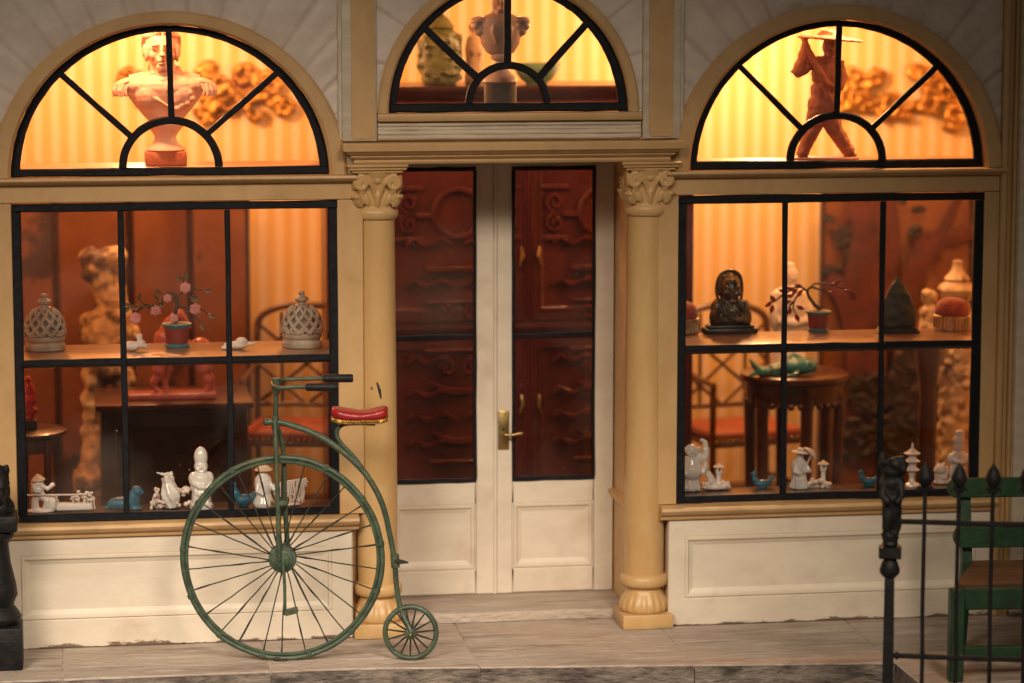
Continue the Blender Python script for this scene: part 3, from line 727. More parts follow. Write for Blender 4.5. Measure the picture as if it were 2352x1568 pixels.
# cranks and pedals
ck = part('crank', MB().tube([HUB+Vector((.03, -.24, -.02)), HUB+Vector((.06, -.27, -.6)), b2(656, 1404, -.28)], .04, 8), 'bike_green', bike)
part('pedal', MB().box(-.02, .29, -.42, -.26, -.06, .07, .02, m=Matrix.Translation(b2(658, 1398)) @ Matrix.Rotation(R(-14), 4, 'Y')), 'bike_green', ck)
ck = part('crank', MB().tube([HUB+Vector((-.03, .20, .02)), HUB+Vector((-.10, .23, .85)), HUB+Vector((-.11, .23, 1.18))], .04, 8), 'bike_green', bike)
part('pedal', MB().box(-.22, .14, .14, .34, -.06, .06, .02, m=Matrix.Translation(HUB+Vector((-.05, 0, 1.2)))), 'brass', ck)
# rear wheel
rw = part('rear_wheel', wheel_rim(SW, rs-.065, .062, 56, .008), 'bike_green', bike)
for i in range(15):
    a = 2*pi*(i+.2)/15
    part('spoke', MB().tube([SW+Vector((.10*cos(a), -.02, .10*sin(a))), SW+Vector(((rs-.1)*cos(a), 0, (rs-.1)*sin(a)))], [.024, .017], 6), 'spoke_black', rw)
rh = part('hub', MB().lathe([(.09, -.16), (.13, -.13), (.13, .1), (.08, .13)], 20, m=Matrix.Translation(SW) @ Matrix.Rotation(R(-90), 4, 'X')), 'bike_green', rw)
part('axle_cap', MB().ell(SW+Vector((0, -.235, 0)), (.042, .03, .042)), 'brass', rw)

part('glue_blob', MB().ell((.0, -.02, .03), (.13, .09, .035)).ell((-.16, -.05, .05), (.10, .06, .05)).organic('glue_blob', .02, 1, (.02, 14)), 'spoke_black', bike)
# ================================================================== RAILING, HITCHING POST, GREEN CHAIR
YR = -8.2; pr0 = at(2039, 1560, YR); pr0.z = 0
rail = thing('iron_railing', 'black iron railing with spear tips and a figure on its end post', 'railing', pr0, (0, 0, R(-16)))
kz = (64.24+YR)/64.24
def rz(py, px=2039): return at(px, py, YR).z
zt = rz(1240)
pm = MB()
pm.lathe([(.26, 0), (.26, .05), (.15, .1)], 4, m=Matrix.Rotation(pi/4, 4, 'Z'))
pm.lathe([(.165, .05), (.16, rz(1500)), (.15, rz(1400)), (.145, rz(1335)), (.13, rz(1325))], 4, m=Matrix.Rotation(pi/4, 4, 'Z'))
post = part('end_post', pm.mesh('end_post', False), 'black_iron', rail)
part('post_collar', MB().lathe([(.12, rz(1326)), (.205, rz(1316)), (.215, rz(1308)), (.17, rz(1292)), (.12, rz(1283)), (.13, rz(1280))], 16), 'black_iron', post)
part('post_block', MB().box(-.235, .235, -.235, .235, rz(1280), rz(1255), .03).lathe([(.13, rz(1256)), (.17, rz(1248)), (.15, rz(1242)), (.18, rz(1236)), (.16, rz(1226))], 16), 'black_iron', post)
fm = MB(); q = lambda px, py, y=0: Vector(((px-2039)*.0088, y, rz(py)))
fm.ell(q(2036, 1228), (.19, .19, .07)).ell(q(2042, 1150), (.22, .20, .52)).ell(q(2030, 1190, -.08), (.12, .12, .36)).ell(q(2052, 1195, .02), (.11, .12, .36)).ell(q(2042, 1108), (.27, .22, .26))
fm.ell(q(2042, 1080, -.05), (.23, .2, .16)).ell(q(2050, 1062, -.12), (.17, .19, .15)).ell(q(2022, 1060, -.1), (.13, .13, .12)).ell(q(2018, 1048, -.1), (.07, .07, .10)).ell(q(2062, 1062, -.1), (.12, .14, .16)).ell(q(2068, 1075, -.16), (.07, .1, .10))
fm.tube([q(2022, 1105, -.1), q(2018, 1135, -.2), q(2035, 1150, -.25)], .075).tube([q(2060, 1105, -.1), q(2064, 1135, -.2), q(2050, 1150, -.25)], .075)
part('post_figure', fm.organic('post_figure', .03, 2, (.03, 6)), 'black_iron', post)
for py in (1196, 1504):
    z = rz(py, 2060)
    part('rail', MB().tube([(0.05, 0, z), (1.8, 0, z-.01), (5.5, 0, z)], .058, 8).ell((.18, 0, z), (.06, .085, .085)), 'black_iron', rail)
bz = MB().tube([(0, 0, 0), (.01, .0, 1.2), (-.01, 0, 2.2), (0, 0, rz(1110))], .046, 8).mesh('baluster')
sm = MB(); z0 = rz(1115)
sm.lathe([(.05, z0-.12), (.10, z0-.10), (.11, z0-.05), (.06, z0-.01), (.10, z0+.02), (.165, z0+.13), (.16, z0+.22), (.11, z0+.36), (.03, z0+.48), (.005, z0+.52)], 12)
for s_ in (-1, 1): sm.tube([(s_*.04, 0, z0-.06), (s_*.13, 0, z0-.02), (s_*.16, 0, z0-.09)], .035, 6)
sme = sm.mesh('spearhead')
for i, px in enumerate((2118.6, 2196, 2276, 2350, 2420)):
    b_ = link('baluster', bz, 'black_iron', rail, (.70+.695*i, 0, 0)); link('spearhead', sme, 'black_iron', b_)

# black hitching post with a horse's head at the left edge
hp0 = atz(-4, 1530, 0); hp0.y += .0
hit = thing('hitching_post', 'black turned hitching post with a horse head at the left edge', 'hitching post', hp0)
hz = lambda py: at(-8, py, hp0.y).z
part('post_base', MB().box(-.56, .56, -.52, .52, .002, hz(1432), .06, 2), 'black_iron', hit)
part('post_shaft', MB().lathe([(.42, hz(1434)), (.52, hz(1425)), (.55, hz(1415)), (.46, hz(1400)), (.38, hz(1390)), (.40, hz(1380)), (.47, hz(1365)), (.44, hz(1340)), (.33, hz(1290)), (.29, hz(1250)), (.32, hz(1240)), (.41, hz(1232)), (.42, hz(1222)), (.33, hz(1212)), (.32, hz(1205))], 28), 'black_iron', hit)
part('post_block', MB().box(-.50, .50, -.45, .45, hz(1226)+.1, hz(1178), .05, 2), 'black_iron', hit)
hh = MB(); g = lambda px, py, y=0: Vector(((px+8)*.0096, y, hz(py)))
hh.ell(g(-2, 1165), (.40, .34, .30)).ell(g(-4, 1130), (.33, .32, .42)).ell(g(-2, 1100), (.29, .30, .34)).ell(g(8, 1112, -.22), (.17, .28, .30)).ell(g(4, 1130, -.42), (.17, .22, .2))
hh.tube([g(14, 1096), g(20, 1078), g(24, 1066)], [.12, .10, .03], 8).tube([g(-18, 1094), g(-24, 1078), g(-28, 1066)], [.12, .10, .03], 8).ell(g(24, 1108, -.1), .06)
hh.tube([g(-8, 1080, .1), g(-20, 1110, .24), g(-24, 1150, .3)], .1)
part('horse_head', hh.organic('horse_head', .035, 2), 'black_iron', hit)

# green garden chair behind the railing
YCb, YCf = -3.3, -6.0
c0 = at(2196, 1400, YCf); zs = at(2260, 1347, YCf).z
chair = thing('garden_chair', 'green painted garden chair with slatted back behind the iron railing', 'chair', (c0.x, YCf, 0), (0, 0, R(-4)))
bk = at(2198, 1300, YCb).x-c0.x; W = 4.0; dy = YCb-YCf
for dx in (0, W):
    part('back_post', MB().tube([(bk+dx-.1, dy, .005), (bk+dx, dy-.05, zs), (bk+dx-.02, dy+.25, at(2196, 1100, YCb).z)], .16, 4).xf(Matrix.Identity(4)), 'chair_green', chair, smooth=False)
    part('front_leg', MB().box(dx-.15, dx+.16, -.16, .16, .005, zs-.03, .03), 'chair_green', chair)
def slat(py0, py1, y, x0, x1, th=.16, name='back_slat'):
    z1, z0_ = at(2200, py0, YCf+y).z, at(2200, py1, YCf+y).z; r = (z1-z0_)/2; zc = (z1+z0_)/2
    poly = [(x0+r*cos(a), zc+r*sin(a)) for a in [pi/2+pi*i/10 for i in range(11)]]+[(x1+r*cos(a), zc+r*sin(a)) for a in [-pi/2+pi*i/10 for i in range(11)]]
    part(name, MB().prism(poly, y-th/2, y+th/2, 'y', .02), 'chair_green', chair)
slat(1097, 1141, dy-.02, bk-.25, bk+W+.3)
slat(1208, 1256, dy-.22, bk-.12, bk+W+.3, .2)
part('seat', MB().prism([(.02, .14), (W+.1, .14), (W+.1+bk, dy-.1), (bk+.12, dy-.1)], zs-.06, zs+.04, 'z', .02), 'seat_wood', chair)
part('seat_rail', MB().box(.165, W-.16, -.12, .14, at(2260, 1397, YCf).z, zs-.02, .03), 'chair_green', chair)
part('stretcher', MB().box(.165, W-.16, -.09, .1, at(2260, 1512, YCf).z, at(2260, 1482, YCf).z, .03), 'chair_green', chair)

# ================================================================== SHELVES AND WINDOW BOARDS
SH, WB, FS = 6.62, 2.985, 10.92
def plank(name, label, x0, x1, y0, y1, z1, th, m):
    me = MB().box(x0, x1, y0, y1, z1-th, z1, .02, 2).mesh(name)
    return link(name, me, m, None, label=label, cat='shelf')
plank('display_shelf', 'brown wooden shelf across the left window holding the two domed jars', -11.9, -3.8, .25, 3.0, SH, .16, 'shelf_wood')
plank('display_shelf', 'brown wooden shelf across the right window holding the bronze figure', 3.8, 11.9, .25, 2.9, SH, .16, 'shelf_wood')
plank('window_board', 'dark board inside the left window under the white figurines', -11.9, -3.8, .16, 1.7, WB, .25, 'dark_wood')
plank('window_board', 'dark board inside the right window under the white figurines', 3.8, 11.9, .16, 1.7, WB, .25, 'dark_wood')
plank('fanlight_shelf', 'high shelf behind the left fanlight under the terracotta bust', -11.9, -3.8, .5, 3.1, FS, .14, 'shelf_wood')
plank('fanlight_shelf', 'high shelf behind the right fanlight under the hatted figure', 3.8, 11.9, .5, 2.4, FS, .14, 'shelf_wood')
plank('fanlight_shelf', 'shelf behind the middle fanlight under the bust in a cocked hat', -3.0, 2.9, .5, 2.0, 12.22, .14, 'dark_wood')

# ================================================================== THINGS ON THE SHELVES
# ---- openwork domed jars
def dome_jar():
    base = MB().lathe([(.44, 0), (.47, .02), (.475, .12), (.43, .17), (.42, .20), (.46, .23), (.475, .28), (.46, .34), (.42, .36)], 32).mesh('jar_base')
    def dr(z):  # dome radius over height .34...
        t = (z-.34)/.66
        return .455*sqrt(max(0, 1-max(0, (t-.12)/.92)**2.3))
    lat = MB()
    for hnd in (-1, 1):
        for k in range(11):
            pts = []
            for i in range(13):
                z = .36+.60*i/12; a = 2*pi*k/11+hnd*1.15*i/12; pts.append((dr(z)*cos(a), dr(z)*sin(a), z))
            lat.tube(pts, [.052-.016*i/12 for i in range(13)], 6)
    for k in range(16):
        a = 2*pi*k/16; lat.tube([(.46*cos(a-.17), .46*sin(a-.17), .36), (.475*cos(a), .475*sin(a), .45), (.46*cos(a+.17), .46*sin(a+.17), .36)], .03, 6)
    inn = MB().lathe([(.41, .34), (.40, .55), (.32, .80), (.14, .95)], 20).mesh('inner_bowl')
    fin = MB().lathe([(.12, .90), (.17, .95), (.165, 1.0), (.10, 1.03), (.09, 1.07), (.155, 1.10), (.165, 1.15), (.12, 1.19), (.06, 1.22), (.065, 1.25), (.09, 1.27), (.06, 1.32)], 20).mesh('finial')
    return base, lat.mesh('lattice_dome'), inn, fin
jm = dome_jar()
for px, py, lb in ((104, 803, 'carved stone domed jar at the left end of the left shelf'), (694, 796, 'carved stone domed jar at the right end of the left shelf')):
    j = thing('domed_jar', lb, 'jar', atz(px, py, SH), (0, 0, random.uniform(0, 1)), 'domed jars on the left shelf')
    for nm, me, m in zip(('jar_base', 'lattice_dome', 'inner_bowl', 'finial'), jm, ('soapstone', 'soapstone', 'dark_inside', 'soapstone')): link(nm, me, m, j)

# ---- pots with little trees
def pot(root, s=1.0):
    part('pot', MB().lathe([(.25*s, .06*s), (.26*s, .08*s), (.30*s, .50*s), (.28*s, .50*s)], 28), 'pot_red', root)
    part('pot_foot', MB().lathe([(.255*s, 0), (.285*s, .01*s), (.29*s, .06*s), (.26*s, .085*s)], 28), 'pot_blue', root)
    part('pot_rim', MB().lathe([(.30*s, .46*s), (.325*s, .49*s), (.355*s, .535*s), (.35*s, .555*s), (.30*s, .55*s)], 28), 'pot_blue', root)
    part('soil', MB().lathe([(.28*s, .50*s), (.295*s, .548*s), (.15*s, .575*s), (.01, .58*s)], 20), 'soil', root)
def leaf(mb, p, d, L, wd):
    p, d = Vector(p), Vector(d).normalized(); sd = d.cross(Vector((.2, 1, .3))).normalized(); n = d.cross(sd).normalized()
    b = bmesh.new(); pr = [(0, 0), (.25, .7), (.55, 1), (.8, .6), (1, 0)]; top = []
    for t, w_ in pr:
        c = p+d*L*t+n*.12*L*sin(t*3)
        if w_ == 0: top.append([b.verts.new(c)])
        else: top.append([b.verts.new(c-sd*wd*w_/2+n*.02), b.verts.new(c-n*.03), b.verts.new(c+sd*wd*w_/2+n*.02)])
    for a, c in zip(top, top[1:]):
        if len(a) == 1:
            b.faces.new((a[0], c[0], c[1])); b.faces.new((a[0], c[1], c[2]))
        elif len(c) == 1: b.faces.new((a[0], c[0], a[1])); b.faces.new((a[1], c[0], a[2]))
        else:
            b.faces.new((a[0], c[0], c[1], a[1])); b.faces.new((a[1], c[1], c[2], a[2]))
    ext = bmesh.ops.extrude_face_region(b, geom=b.faces[:])
    for v in ext['geom']:
        if isinstance(v, bmesh.types.BMVert): v.co += n*.012
    bmesh.ops.recalc_face_normals(b, faces=b.faces); mb._merge(b)
def rose(c, r):
    mb = MB().ell(c, r*.72, n=12); c = Vector(c)
    for lay, (n, rr, tl) in enumerate(((5, .55, .2), (6, .78, .9), (6, .62, 1.6))):
        for k in range(n):
            a = 2*pi*k/n+lay*.5; d = Vector((cos(a)*cos(tl*.5-.6), -sin(tl*.5)-.1, sin(a)*cos(tl*.5-.6)))
            mb.ell(c+d*r*rr*.75, (r*.42, r*.30, r*.42), (random.uniform(-.5, .5), random.uniform(-.5, .5), a), 8)
    return mb
pt = atz(407, 796, SH)
t1 = thing('flower_pot', 'red and blue pot with a little tree of pink roses', 'potted plant', pt)
pot(t1, 1.0)
f = lambda px, py, y=0: Vector(((px-407)*.0102, y, (796-py)*.0102+.02))
part('trunk', MB().tube(spline([f(405, 745), f(403, 722), f(408, 700), f(405, 680), f(398, 672)]), [.055]*13+[.045]*12, 8), 'bark', t1)
for pts in ([f(405, 684), f(388, 686, -.05), f(372, 695, -.1), f(350, 700, -.1), f(322, 706, -.05), f(305, 700)], [f(406, 690), f(415, 680, .05), f(424, 668)], [f(407, 705), f(425, 705, -.05), f(440, 718), f(455, 735), f(462, 745)],
            [f(398, 672), f(385, 672, -.05), f(375, 682, -.1), f(372, 695, -.1)], [f(330, 704), f(315, 715)], [f(424, 668), f(440, 655, .05), f(455, 668, .1), f(465, 666)], [f(440, 718), f(460, 712, .1), f(480, 725, .15)], [f(424, 664), f(424, 645), f(428, 632)]):
    part('branch', MB().tube(spline(pts, 4), [.026-.012*i/(4*(len(pts)-1)+1) for i in range(4*(len(pts)-1)+1)], 6), 'bark', t1)
for px, py, r in ((427, 660, .125), (386, 684, .10), (359, 712, .125), (312, 729, .13), (449, 710, .125), (400, 730, .10)):
    part('rose', rose(f(px, py, -.08), r*1.15), 'petal', t1)
for px, py, dx, dz in ((345, 700, -1, .3), (322, 704, -1, .1), (308, 700, -1, .4), (300, 705, -.9, -.2), (372, 676, -.6, .8), (365, 690, -.5, .9), (322, 690, .1, 1), (440, 690, .9, .3), (438, 684, 1, .2), (462, 742, .5, -1), (470, 668, 1, .1), (428, 640, .2, 1), (420, 645, -.5, .8), (380, 700, -1, .4), (355, 698, -.7, -.6), (335, 706, -.4, .8), (478, 722, 1, -.4)):
    lm = MB(); leaf(lm, f(px, py, -.06), (dx, -.3, dz), .22, .13); part('leaf', lm, 'leaf_brown', t1)
pt = atz(1879, 760, SH)
t2 = thing('bonsai', 'bent red leaved bonsai in a red and blue pot', 'potted plant', pt)
pot(t2, .9)
f2 = lambda px, py, y=0: Vector(((px-1879)*.0104, y, (760-py)*.0104+.02))
part('trunk', MB().tube(spline([f2(1884, 712), f2(1868, 697), f2(1856, 680), f2(1852, 666), f2(1860, 657), f2(1872, 658)]), [.05-.001*i for i in range(31)], 8), 'bark', t2)
for pts in ([f2(1855, 672), f2(1840, 658), f2(1820, 657), f2(1805, 664)], [f2(1862, 657), f2(1885, 664, -.1), f2(1905, 668)], [f2(1858, 660), f2(1872, 650, .1), f2(1905, 652), f2(1935, 660), f2(1950, 668), f2(1962, 680)], [f2(1845, 660), f2(1822, 680, -.1), f2(1818, 705), f2(1826, 722)], [f2(1820, 660), f2(1795, 672), f2(1772, 690), f2(1762, 690)], [f2(1818, 690), f2(1808, 705), f2(1812, 720)]):
    part('branch', MB().tube(spline(pts, 4), [.028-.014*i/(4*(len(pts)-1)+1) for i in range(4*(len(pts)-1)+1)], 6), 'bark', t2)
for px, py, dx, dz in ((1905, 655, 1, .4), (1912, 652, .8, .5), (1900, 668, 1, -.1), (1938, 664, .8, -.2), (1948, 676, .9, -.5), (1952, 670, 1, -.3), (1800, 664, -1, .2), (1815, 662, -1, .5), (1825, 658, -.7, -.6), (1795, 676, .8, .2), (1790, 690, .9, .1), (1772, 688, -.6, .7), (1766, 690, -.8, -.5), (1765, 695, -.3, -1), (1822, 718, .4, -1), (1814, 705, -.6, -.8), (1826, 700, .7, -.3), (1835, 662, -.5, -.7), (1840, 655, -.8, .2)):
    lm = MB(); leaf(lm, f2(px, py, random.uniform(-.15, .1)), (dx, -.3, dz), .24, .12); part('leaf', lm, 'leaf_red', t2)

# ---- small animals on the left shelf
def solo(name, mb, m, label, cat, loc, rot=(0, 0, 0), vox=.03, it=2, disp=None, group=None):
    return link(name, mb.organic(name, vox, it, disp), m, None, loc, rot, label, cat, group)
mb = MB().ell((-.12, .02, .12), (.22, .14, .12)).ell((.10, -.03, .17), (.12, .10, .11)).ell((.20, -.06, .12), (.09, .07, .06), (0, .5, 0)).tube([(.06, 0, .24), (.03, .02, .36), (.02, .03, .40)], [.04, .045, .015]).tube([(.10, .02, .24), (.10, .05, .37), (.10, .06, .41)], [.04, .045, .015]).ell((-.30, .05, .06), (.1, .08, .06))
solo('rabbit_figurine', mb, 'biscuit', 'tiny white rabbit lying left of the rose pot', 'figurine', atz(314, 806, SH), vox=.018)
mb = MB().ell((-.05, 0, .10), (.26, .15, .10)).ell((.05, -.02, .19), (.15, .12, .10)).ell((-.32, -.02, .05), (.12, .10, .05)).tube([(.18, 0, .12), (.33, 0, .14), (.44, 0, .19)], [.06, .03, .012]).tube([(-.28, 0, .08), (-.35, -.05, .15)], [.05, .03])
solo('bird_figurine', mb, 'biscuit', 'tiny white resting bird right of the rose pot', 'figurine', atz(550, 802, SH), vox=.018)

# ---- bronze seated figure
bz_ = atz(1676, 764, SH); bud = thing('bronze_figure', 'dark bronze hooded monk bust on a black stand', 'figurine', bz_)
part('stand', MB().box(-.66, .66, -.24, .24, 0, .13, .04, 2).box(-.58, .58, -.2, .2, .132, .20, .03, 2), 'dark_stand', bud)
mb = MB().ell((0, .02, .42), (.50, .27, .32)).ell((0, .0, .62), (.46, .25, .28)).ell((-.30, 0, .62), (.19, .22, .22)).ell((.32, 0, .62), (.19, .22, .22)).ell((-.38, -.06, .38), (.15, .2, .26)).ell((.40, -.04, .38), (.14, .2, .26))
mb.ell((-.02, .08, 1.14), (.31, .27, .38)).ell((0, -.10, 1.08), (.25, .22, .33)).ell((.0, -.08, .86), (.18, .18, .12))
mb.ell((.0, -.335, 1.05), (.045, .06, .09)).ell((.0, -.325, .99), (.075, .06, .042)).ell((-.115, -.29, 1.155), (.10, .045, .032), (0, .25, 0)).ell((.115, -.29, 1.155), (.10, .045, .032), (0, -.25, 0)).ell((-.115, -.30, 1.10), (.055, .03, .022)).ell((.115, -.30, 1.10), (.055, .03, .022)).ell((-.14, -.275, 1.0), (.085, .07, .07)).ell((.14, -.275, 1.0), (.085, .07, .07)).ell((0, -.305, .915), (.10, .04, .022)).ell((0, -.30, .872), (.085, .04, .024)).ell((0, -.27, .80), (.09, .07, .055)).ell((0, -.285, 1.27), (.16, .04, .02)).ell((0, -.265, 1.33), (.14, .04, .018))
mb.tube(spline([(-.30, -.02, .78), (-.335, .04, 1.1), (-.24, .04, 1.42), (0, .0, 1.53), (.24, .04, 1.42), (.31, .04, 1.1), (.27, -.02, .82)]), .04)
for k in range(5):
    mb.tube(spline([(-.36+.10*k, -.20, .78-.02*k), (-.24+.10*k, -.29, .55), (.02+.08*k, -.28, .36-.02*k), (.34, -.22, .32+.07*k)]), .030)
for s_ in (-.36, .24, .33): mb.tube(spline([(s_, -.20, .80), (s_*1.12, -.26, .58), (s_*1.1, -.26, .26)]), .032)
part('bust', mb.organic('bust', .016, 0), 'bronze', bud)

# ---- green stone peak on its stand
g0 = atz(2060, 764, SH); gs = thing('stone_peak', 'dark green pointed stone on a black stand', 'ornament', g0)
part('stand', MB().prism([(-.55, 0), (.55, 0), (.48, .10), (.40, .16), (-.40, .16), (-.46, .10)], -.2, .2, 'y', .02), 'dark_stand', gs)
mb = MB().lathe([(.42, .14), (.48, .2), (.48, .42), (.41, .70), (.29, .98), (.14, 1.22), (.02, 1.38)], 24, m=Matrix.Diagonal((1, .62, 1, 1)))
for k in range(6): mb.ell((random.uniform(-.25, .25), -.18+random.uniform(0, .1), random.uniform(.3, .95)), (.10, .06, .13), (0, random.uniform(-.5, .5), 0), 8)
part('stone', mb.organic('stone', .03, 3, (.03, 5)), 'jade_dark', gs)

# ---- pincushion stools
def pincush(px, py, label):
    r = thing('velvet_box', label, 'box', atz(px, py, SH), (0, 0, 0), 'velvet topped boxes')
    dm = part('drum', MB().lathe([(.42, 0), (.46, .01), (.465, .05), (.43, .06), (.43, .30), (.46, .31), (.47, .36), (.43, .38)], 40), 'silver_gilt', r)
    rm = MB().tube([(0, 0, .05), (0, 0, .31)], .022, 6).mesh('drum_rib')
    for k in range(30): link('drum_rib', rm, 'silver_gilt', dm, (.445*cos(2*pi*k/30), .445*sin(2*pi*k/30), 0))
    part('velvet_dome', MB().lathe([(.40, .36), (.435, .42), (.43, .54), (.38, .66), (.28, .74), (.14, .785), (.01, .79)], 28), 'velvet', r)
pincush(1562, 764, 'half hidden red velvet box beside the bronze monk')
pincush(2186, 756, 'red velvet box with ribbed gilt drum at the right end of the shelf')

# ================================================================== FIGURINES IN THE LEFT WINDOW
def wb(px, py): p = atz(px, py, WB); p.y = max(.50, min(1.45, p.y)); return p
# man with a hat, carrying pole and boat
o = wb(140, 1174); L1 = thing('fisherman_group', 'white porcelain man in a cone hat with pole and boat', 'figurine', o)
f = lambda px, py, y=0: Vector(((px-140)*.0101, y, (1177-py)*.0101))
mb = MB().tube([f(82, 1172), f(82, 1150), f(87, 1132)], [.10, .09, .11]).tube([f(104, 1172, -.05), f(110, 1150, -.08), f(92, 1135)], [.08, .09, .11]).ell(f(88, 1125), (.16, .13, .17)).ell(f(88, 1112), (.16, .12, .12)).ell(f(93, 1102), (.09, .09, .10)).tube([f(98, 1114, -.08), f(112, 1122, -.12), f(118, 1116, -.12)], .055).tube([f(80, 1116, -.08), f(82, 1126, -.14), f(96, 1127, -.16)], .05).ell(f(122, 1114, -.05), (.07, .07, .06)).ell(f(118, 1158), (.16, .14, .22)).ell(f(95, 1174), (.34, .2, .06))
part('man', mb.organic('man', .02, 1), 'porcelain', L1)
part('cone_hat', MB().lathe([(.17, 0), (.16, .03), (.09, .10), (.01, .16)], 20, m=Matrix.Translation(f(90, 1104)) @ Matrix.Rotation(R(-6), 4, 'Y')), 'straw', L1)
part('carrying_pole', MB().tube([f(62, 1134, -.17), f(120, 1135, -.17), f(168, 1137, -.12), f(200, 1136, -.1)], .02, 6), 'biscuit', L1)
bm = MB().prism([(f(132, 1156).x, f(132, 1156).z), (f(208, 1158).x, f(208, 1158).z), (f(214, 1174).x, f(214, 1174).z), (f(128, 1174).x, f(128, 1174).z)], -.16, .12, 'y', .03)
part('boat', bm.organic('boat', .025, 2), 'porcelain', L1)
tm = MB()
rnd = random.Random(3)
for k in range(26):
    p = f(rnd.uniform(165, 216), rnd.uniform(1132, 1150), rnd.uniform(-.15, .05)); tm.ell(p, (.05, .04, .035), n=6)
for k in range(10):
    x = rnd.uniform(168, 216); tm.tube([f(x, 1145, -.1), f(x+rnd.uniform(-5, 5), 1160, -.12), f(x+rnd.uniform(-3, 3), 1172, -.1)], .016, 5)
part('tree', tm, 'biscuit', L1)
part('line', MB().tube([f(128, 1136, -.16), f(136, 1152, -.15), f(130, 1158, -.15)], .012, 5).tube([f(134, 1136, -.16), f(126, 1156, -.15)], .012, 5), 'biscuit', L1)
# turquoise seated bird-dog
mb = MB().ell((-.12, 0, .17), (.30, .18, .16)).ell((.20, 0, .26), (.15, .14, .24)).ell((.28, -.02, .45), (.13, .12, .13)).ell((.38, -.03, .42), (.07, .06, .05)).ell((-.38, .02, .08), (.12, .08, .06)).ell((.25, 0, .05), (.16, .15, .05)).ell((.22, .05, .50), (.05, .04, .08))
solo('blue_animal', mb, 'turquoise', 'turquoise seated animal beside the left glazing bar', 'figurine', wb(288, 1172), vox=.025)
# twisted vase with coral
o = wb(393, 1168); L3 = thing('vase_group', 'white twisted vase with a bird on top among coral', 'figurine', o)
f = lambda px, py, y=0: Vector(((px-393)*.0101, y, (1171-py)*.0101))
VP = [(.13, 0), (.17, .06), (.215, .2), (.215, .36), (.17, .54), (.13, .66), (.14, .72)]
vpr = [(lambda t: (VP[int(t)][0]+(VP[min(6, int(t)+1)][0]-VP[int(t)][0])*(t-int(t)), .72*t/6))(6*q/36) for q in range(37)]
vm = MB().lathe(vpr, 60, mod=lambda th, z: 1+.10*cos(6*th+z*10), m=Matrix.Translation(f(396, 1168)) @ Matrix.Rotation(R(-8), 4, 'Y'))
part('twisted_vase', vm.mesh('twisted_vase', True, 80), 'porcelain', L3)
part('bird', MB().tube(spline([f(362, 1086), f(376, 1089, -.05), f(390, 1090), f(398, 1087)]), [.02]*4+[.035]*5+[.05]*6+[.045]*4, 8).tube([f(380, 1090), f(384, 1098), f(388, 1108)], [.05, .05, .08]).tube([f(396, 1088), f(394, 1100)], .03), 'porcelain', L3)
cm = MB()
for k in range(70):
    x = rnd.uniform(347, 440); h = rnd.uniform(0, 1)
    top = 1118 if 350 < x < 368 else (1122 if x > 405 else 1150)
    cm.ell(f(x, 1168-h*(1168-top), rnd.uniform(-.1, .15)), (.055, .05, .055), n=6)
part('coral', cm.organic('coral', .025, 1, (.02, 14)), 'biscuit', L3)
# tall-headed sage
mb = MB().lathe([(.27, 0), (.29, .05), (.24, .15), (.22, .4), (.27, .62), (.24, .8), (.12, .9)], 24).ell((-.18, -.02, .72), (.12, .14, .16)).ell((.18, -.02, .72), (.12, .14, .16)).ell((0, -.02, 1.0), (.165, .16, .17)).ell((0, .0, 1.22), (.165, .16, .25)).ell((0, -.16, 1.0), (.04, .05, .05)).ell((-.08, -.13, .96), (.06, .05, .05)).ell((.08, -.13, .96), (.06, .05, .05)).ell((0, -.14, .90), (.08, .05, .025)).ell((-.06, -.135, 1.06), (.05, .03, .015)).ell((.06, -.135, 1.06), (.05, .03, .015)).tube([(-.2, -.14, .66), (-.05, -.25, .56), (.08, -.26, .55)], .07).tube([(.24, -.12, .62), (.15, -.24, .48)], .07).ell((0, -.22, .40), (.16, .08, .1)).ell((0, -.16, .12), (.26, .14, .12))
for k in range(5): mb.tube([(-.15+.07*k, -.21, .5), (-.17+.08*k, -.23, .2), (-.2+.1*k, -.22, .02)], .022)
solo('sage_figurine', mb, 'porcelain', 'tall headed white porcelain old man in the left window', 'figurine', wb(463, 1168), vox=.02, it=1)
# long-tailed turquoise bird
mb = MB().ell((-.05, 0, .16), (.20, .14, .14), (0, -.3, 0)).tube(spline([(-.18, 0, .2), (-.26, 0, .38), (-.30, 0, .52)]), [.10]*6+[.07]*6+[.05]).ell((-.29, -.02, .54), (.08, .06, .06)).tube(spline([(.08, 0, .18), (.25, 0, .28), (.46, 0, .34), (.66, 0, .30)]), [.10]*6+[.06]*6+[.045]*6+[.02]).ell((-.05, 0, .03), (.12, .1, .04))
solo('long_tailed_bird', mb, 'turquoise', 'turquoise long tailed bird behind the big bicycle wheel', 'figurine', wb(566, 1163), vox=.022)
# hatted figure with hanging net
o = wb(640, 1161); L6 = thing('net_fisher_group', 'white porcelain figure in a cone hat with hanging nets', 'figurine', o)
f = lambda px, py, y=0: Vector(((px-640)*.0101, y, (1163-py)*.0101))
mb = MB().lathe([(.25, 0), (.27, .08), (.18, .3), (.22, .5), (.20, .66), (.10, .78)], 24, c=f(605, 1163)).ell(f(605, 1084), (.11, .11, .12)).tube([f(592, 1105, -.1), f(590, 1125, -.18), f(605, 1132, -.22)], .06).tube([f(618, 1105, -.1), f(630, 1122, -.16), f(640, 1118, -.18)], .06)
part('man', mb.organic('man', .022, 1), 'porcelain', L6)
part('cone_hat', MB().lathe([(.22, 0), (.20, .03), (.10, .10), (.01, .15)], 20, m=Matrix.Translation(f(606, 1078))), 'straw', L6)
part('pole', MB().tube([f(628, 1112, -.12), f(665, 1104, -.1), f(702, 1100, -.1)], .022, 6), 'biscuit', L6)
nm = MB()
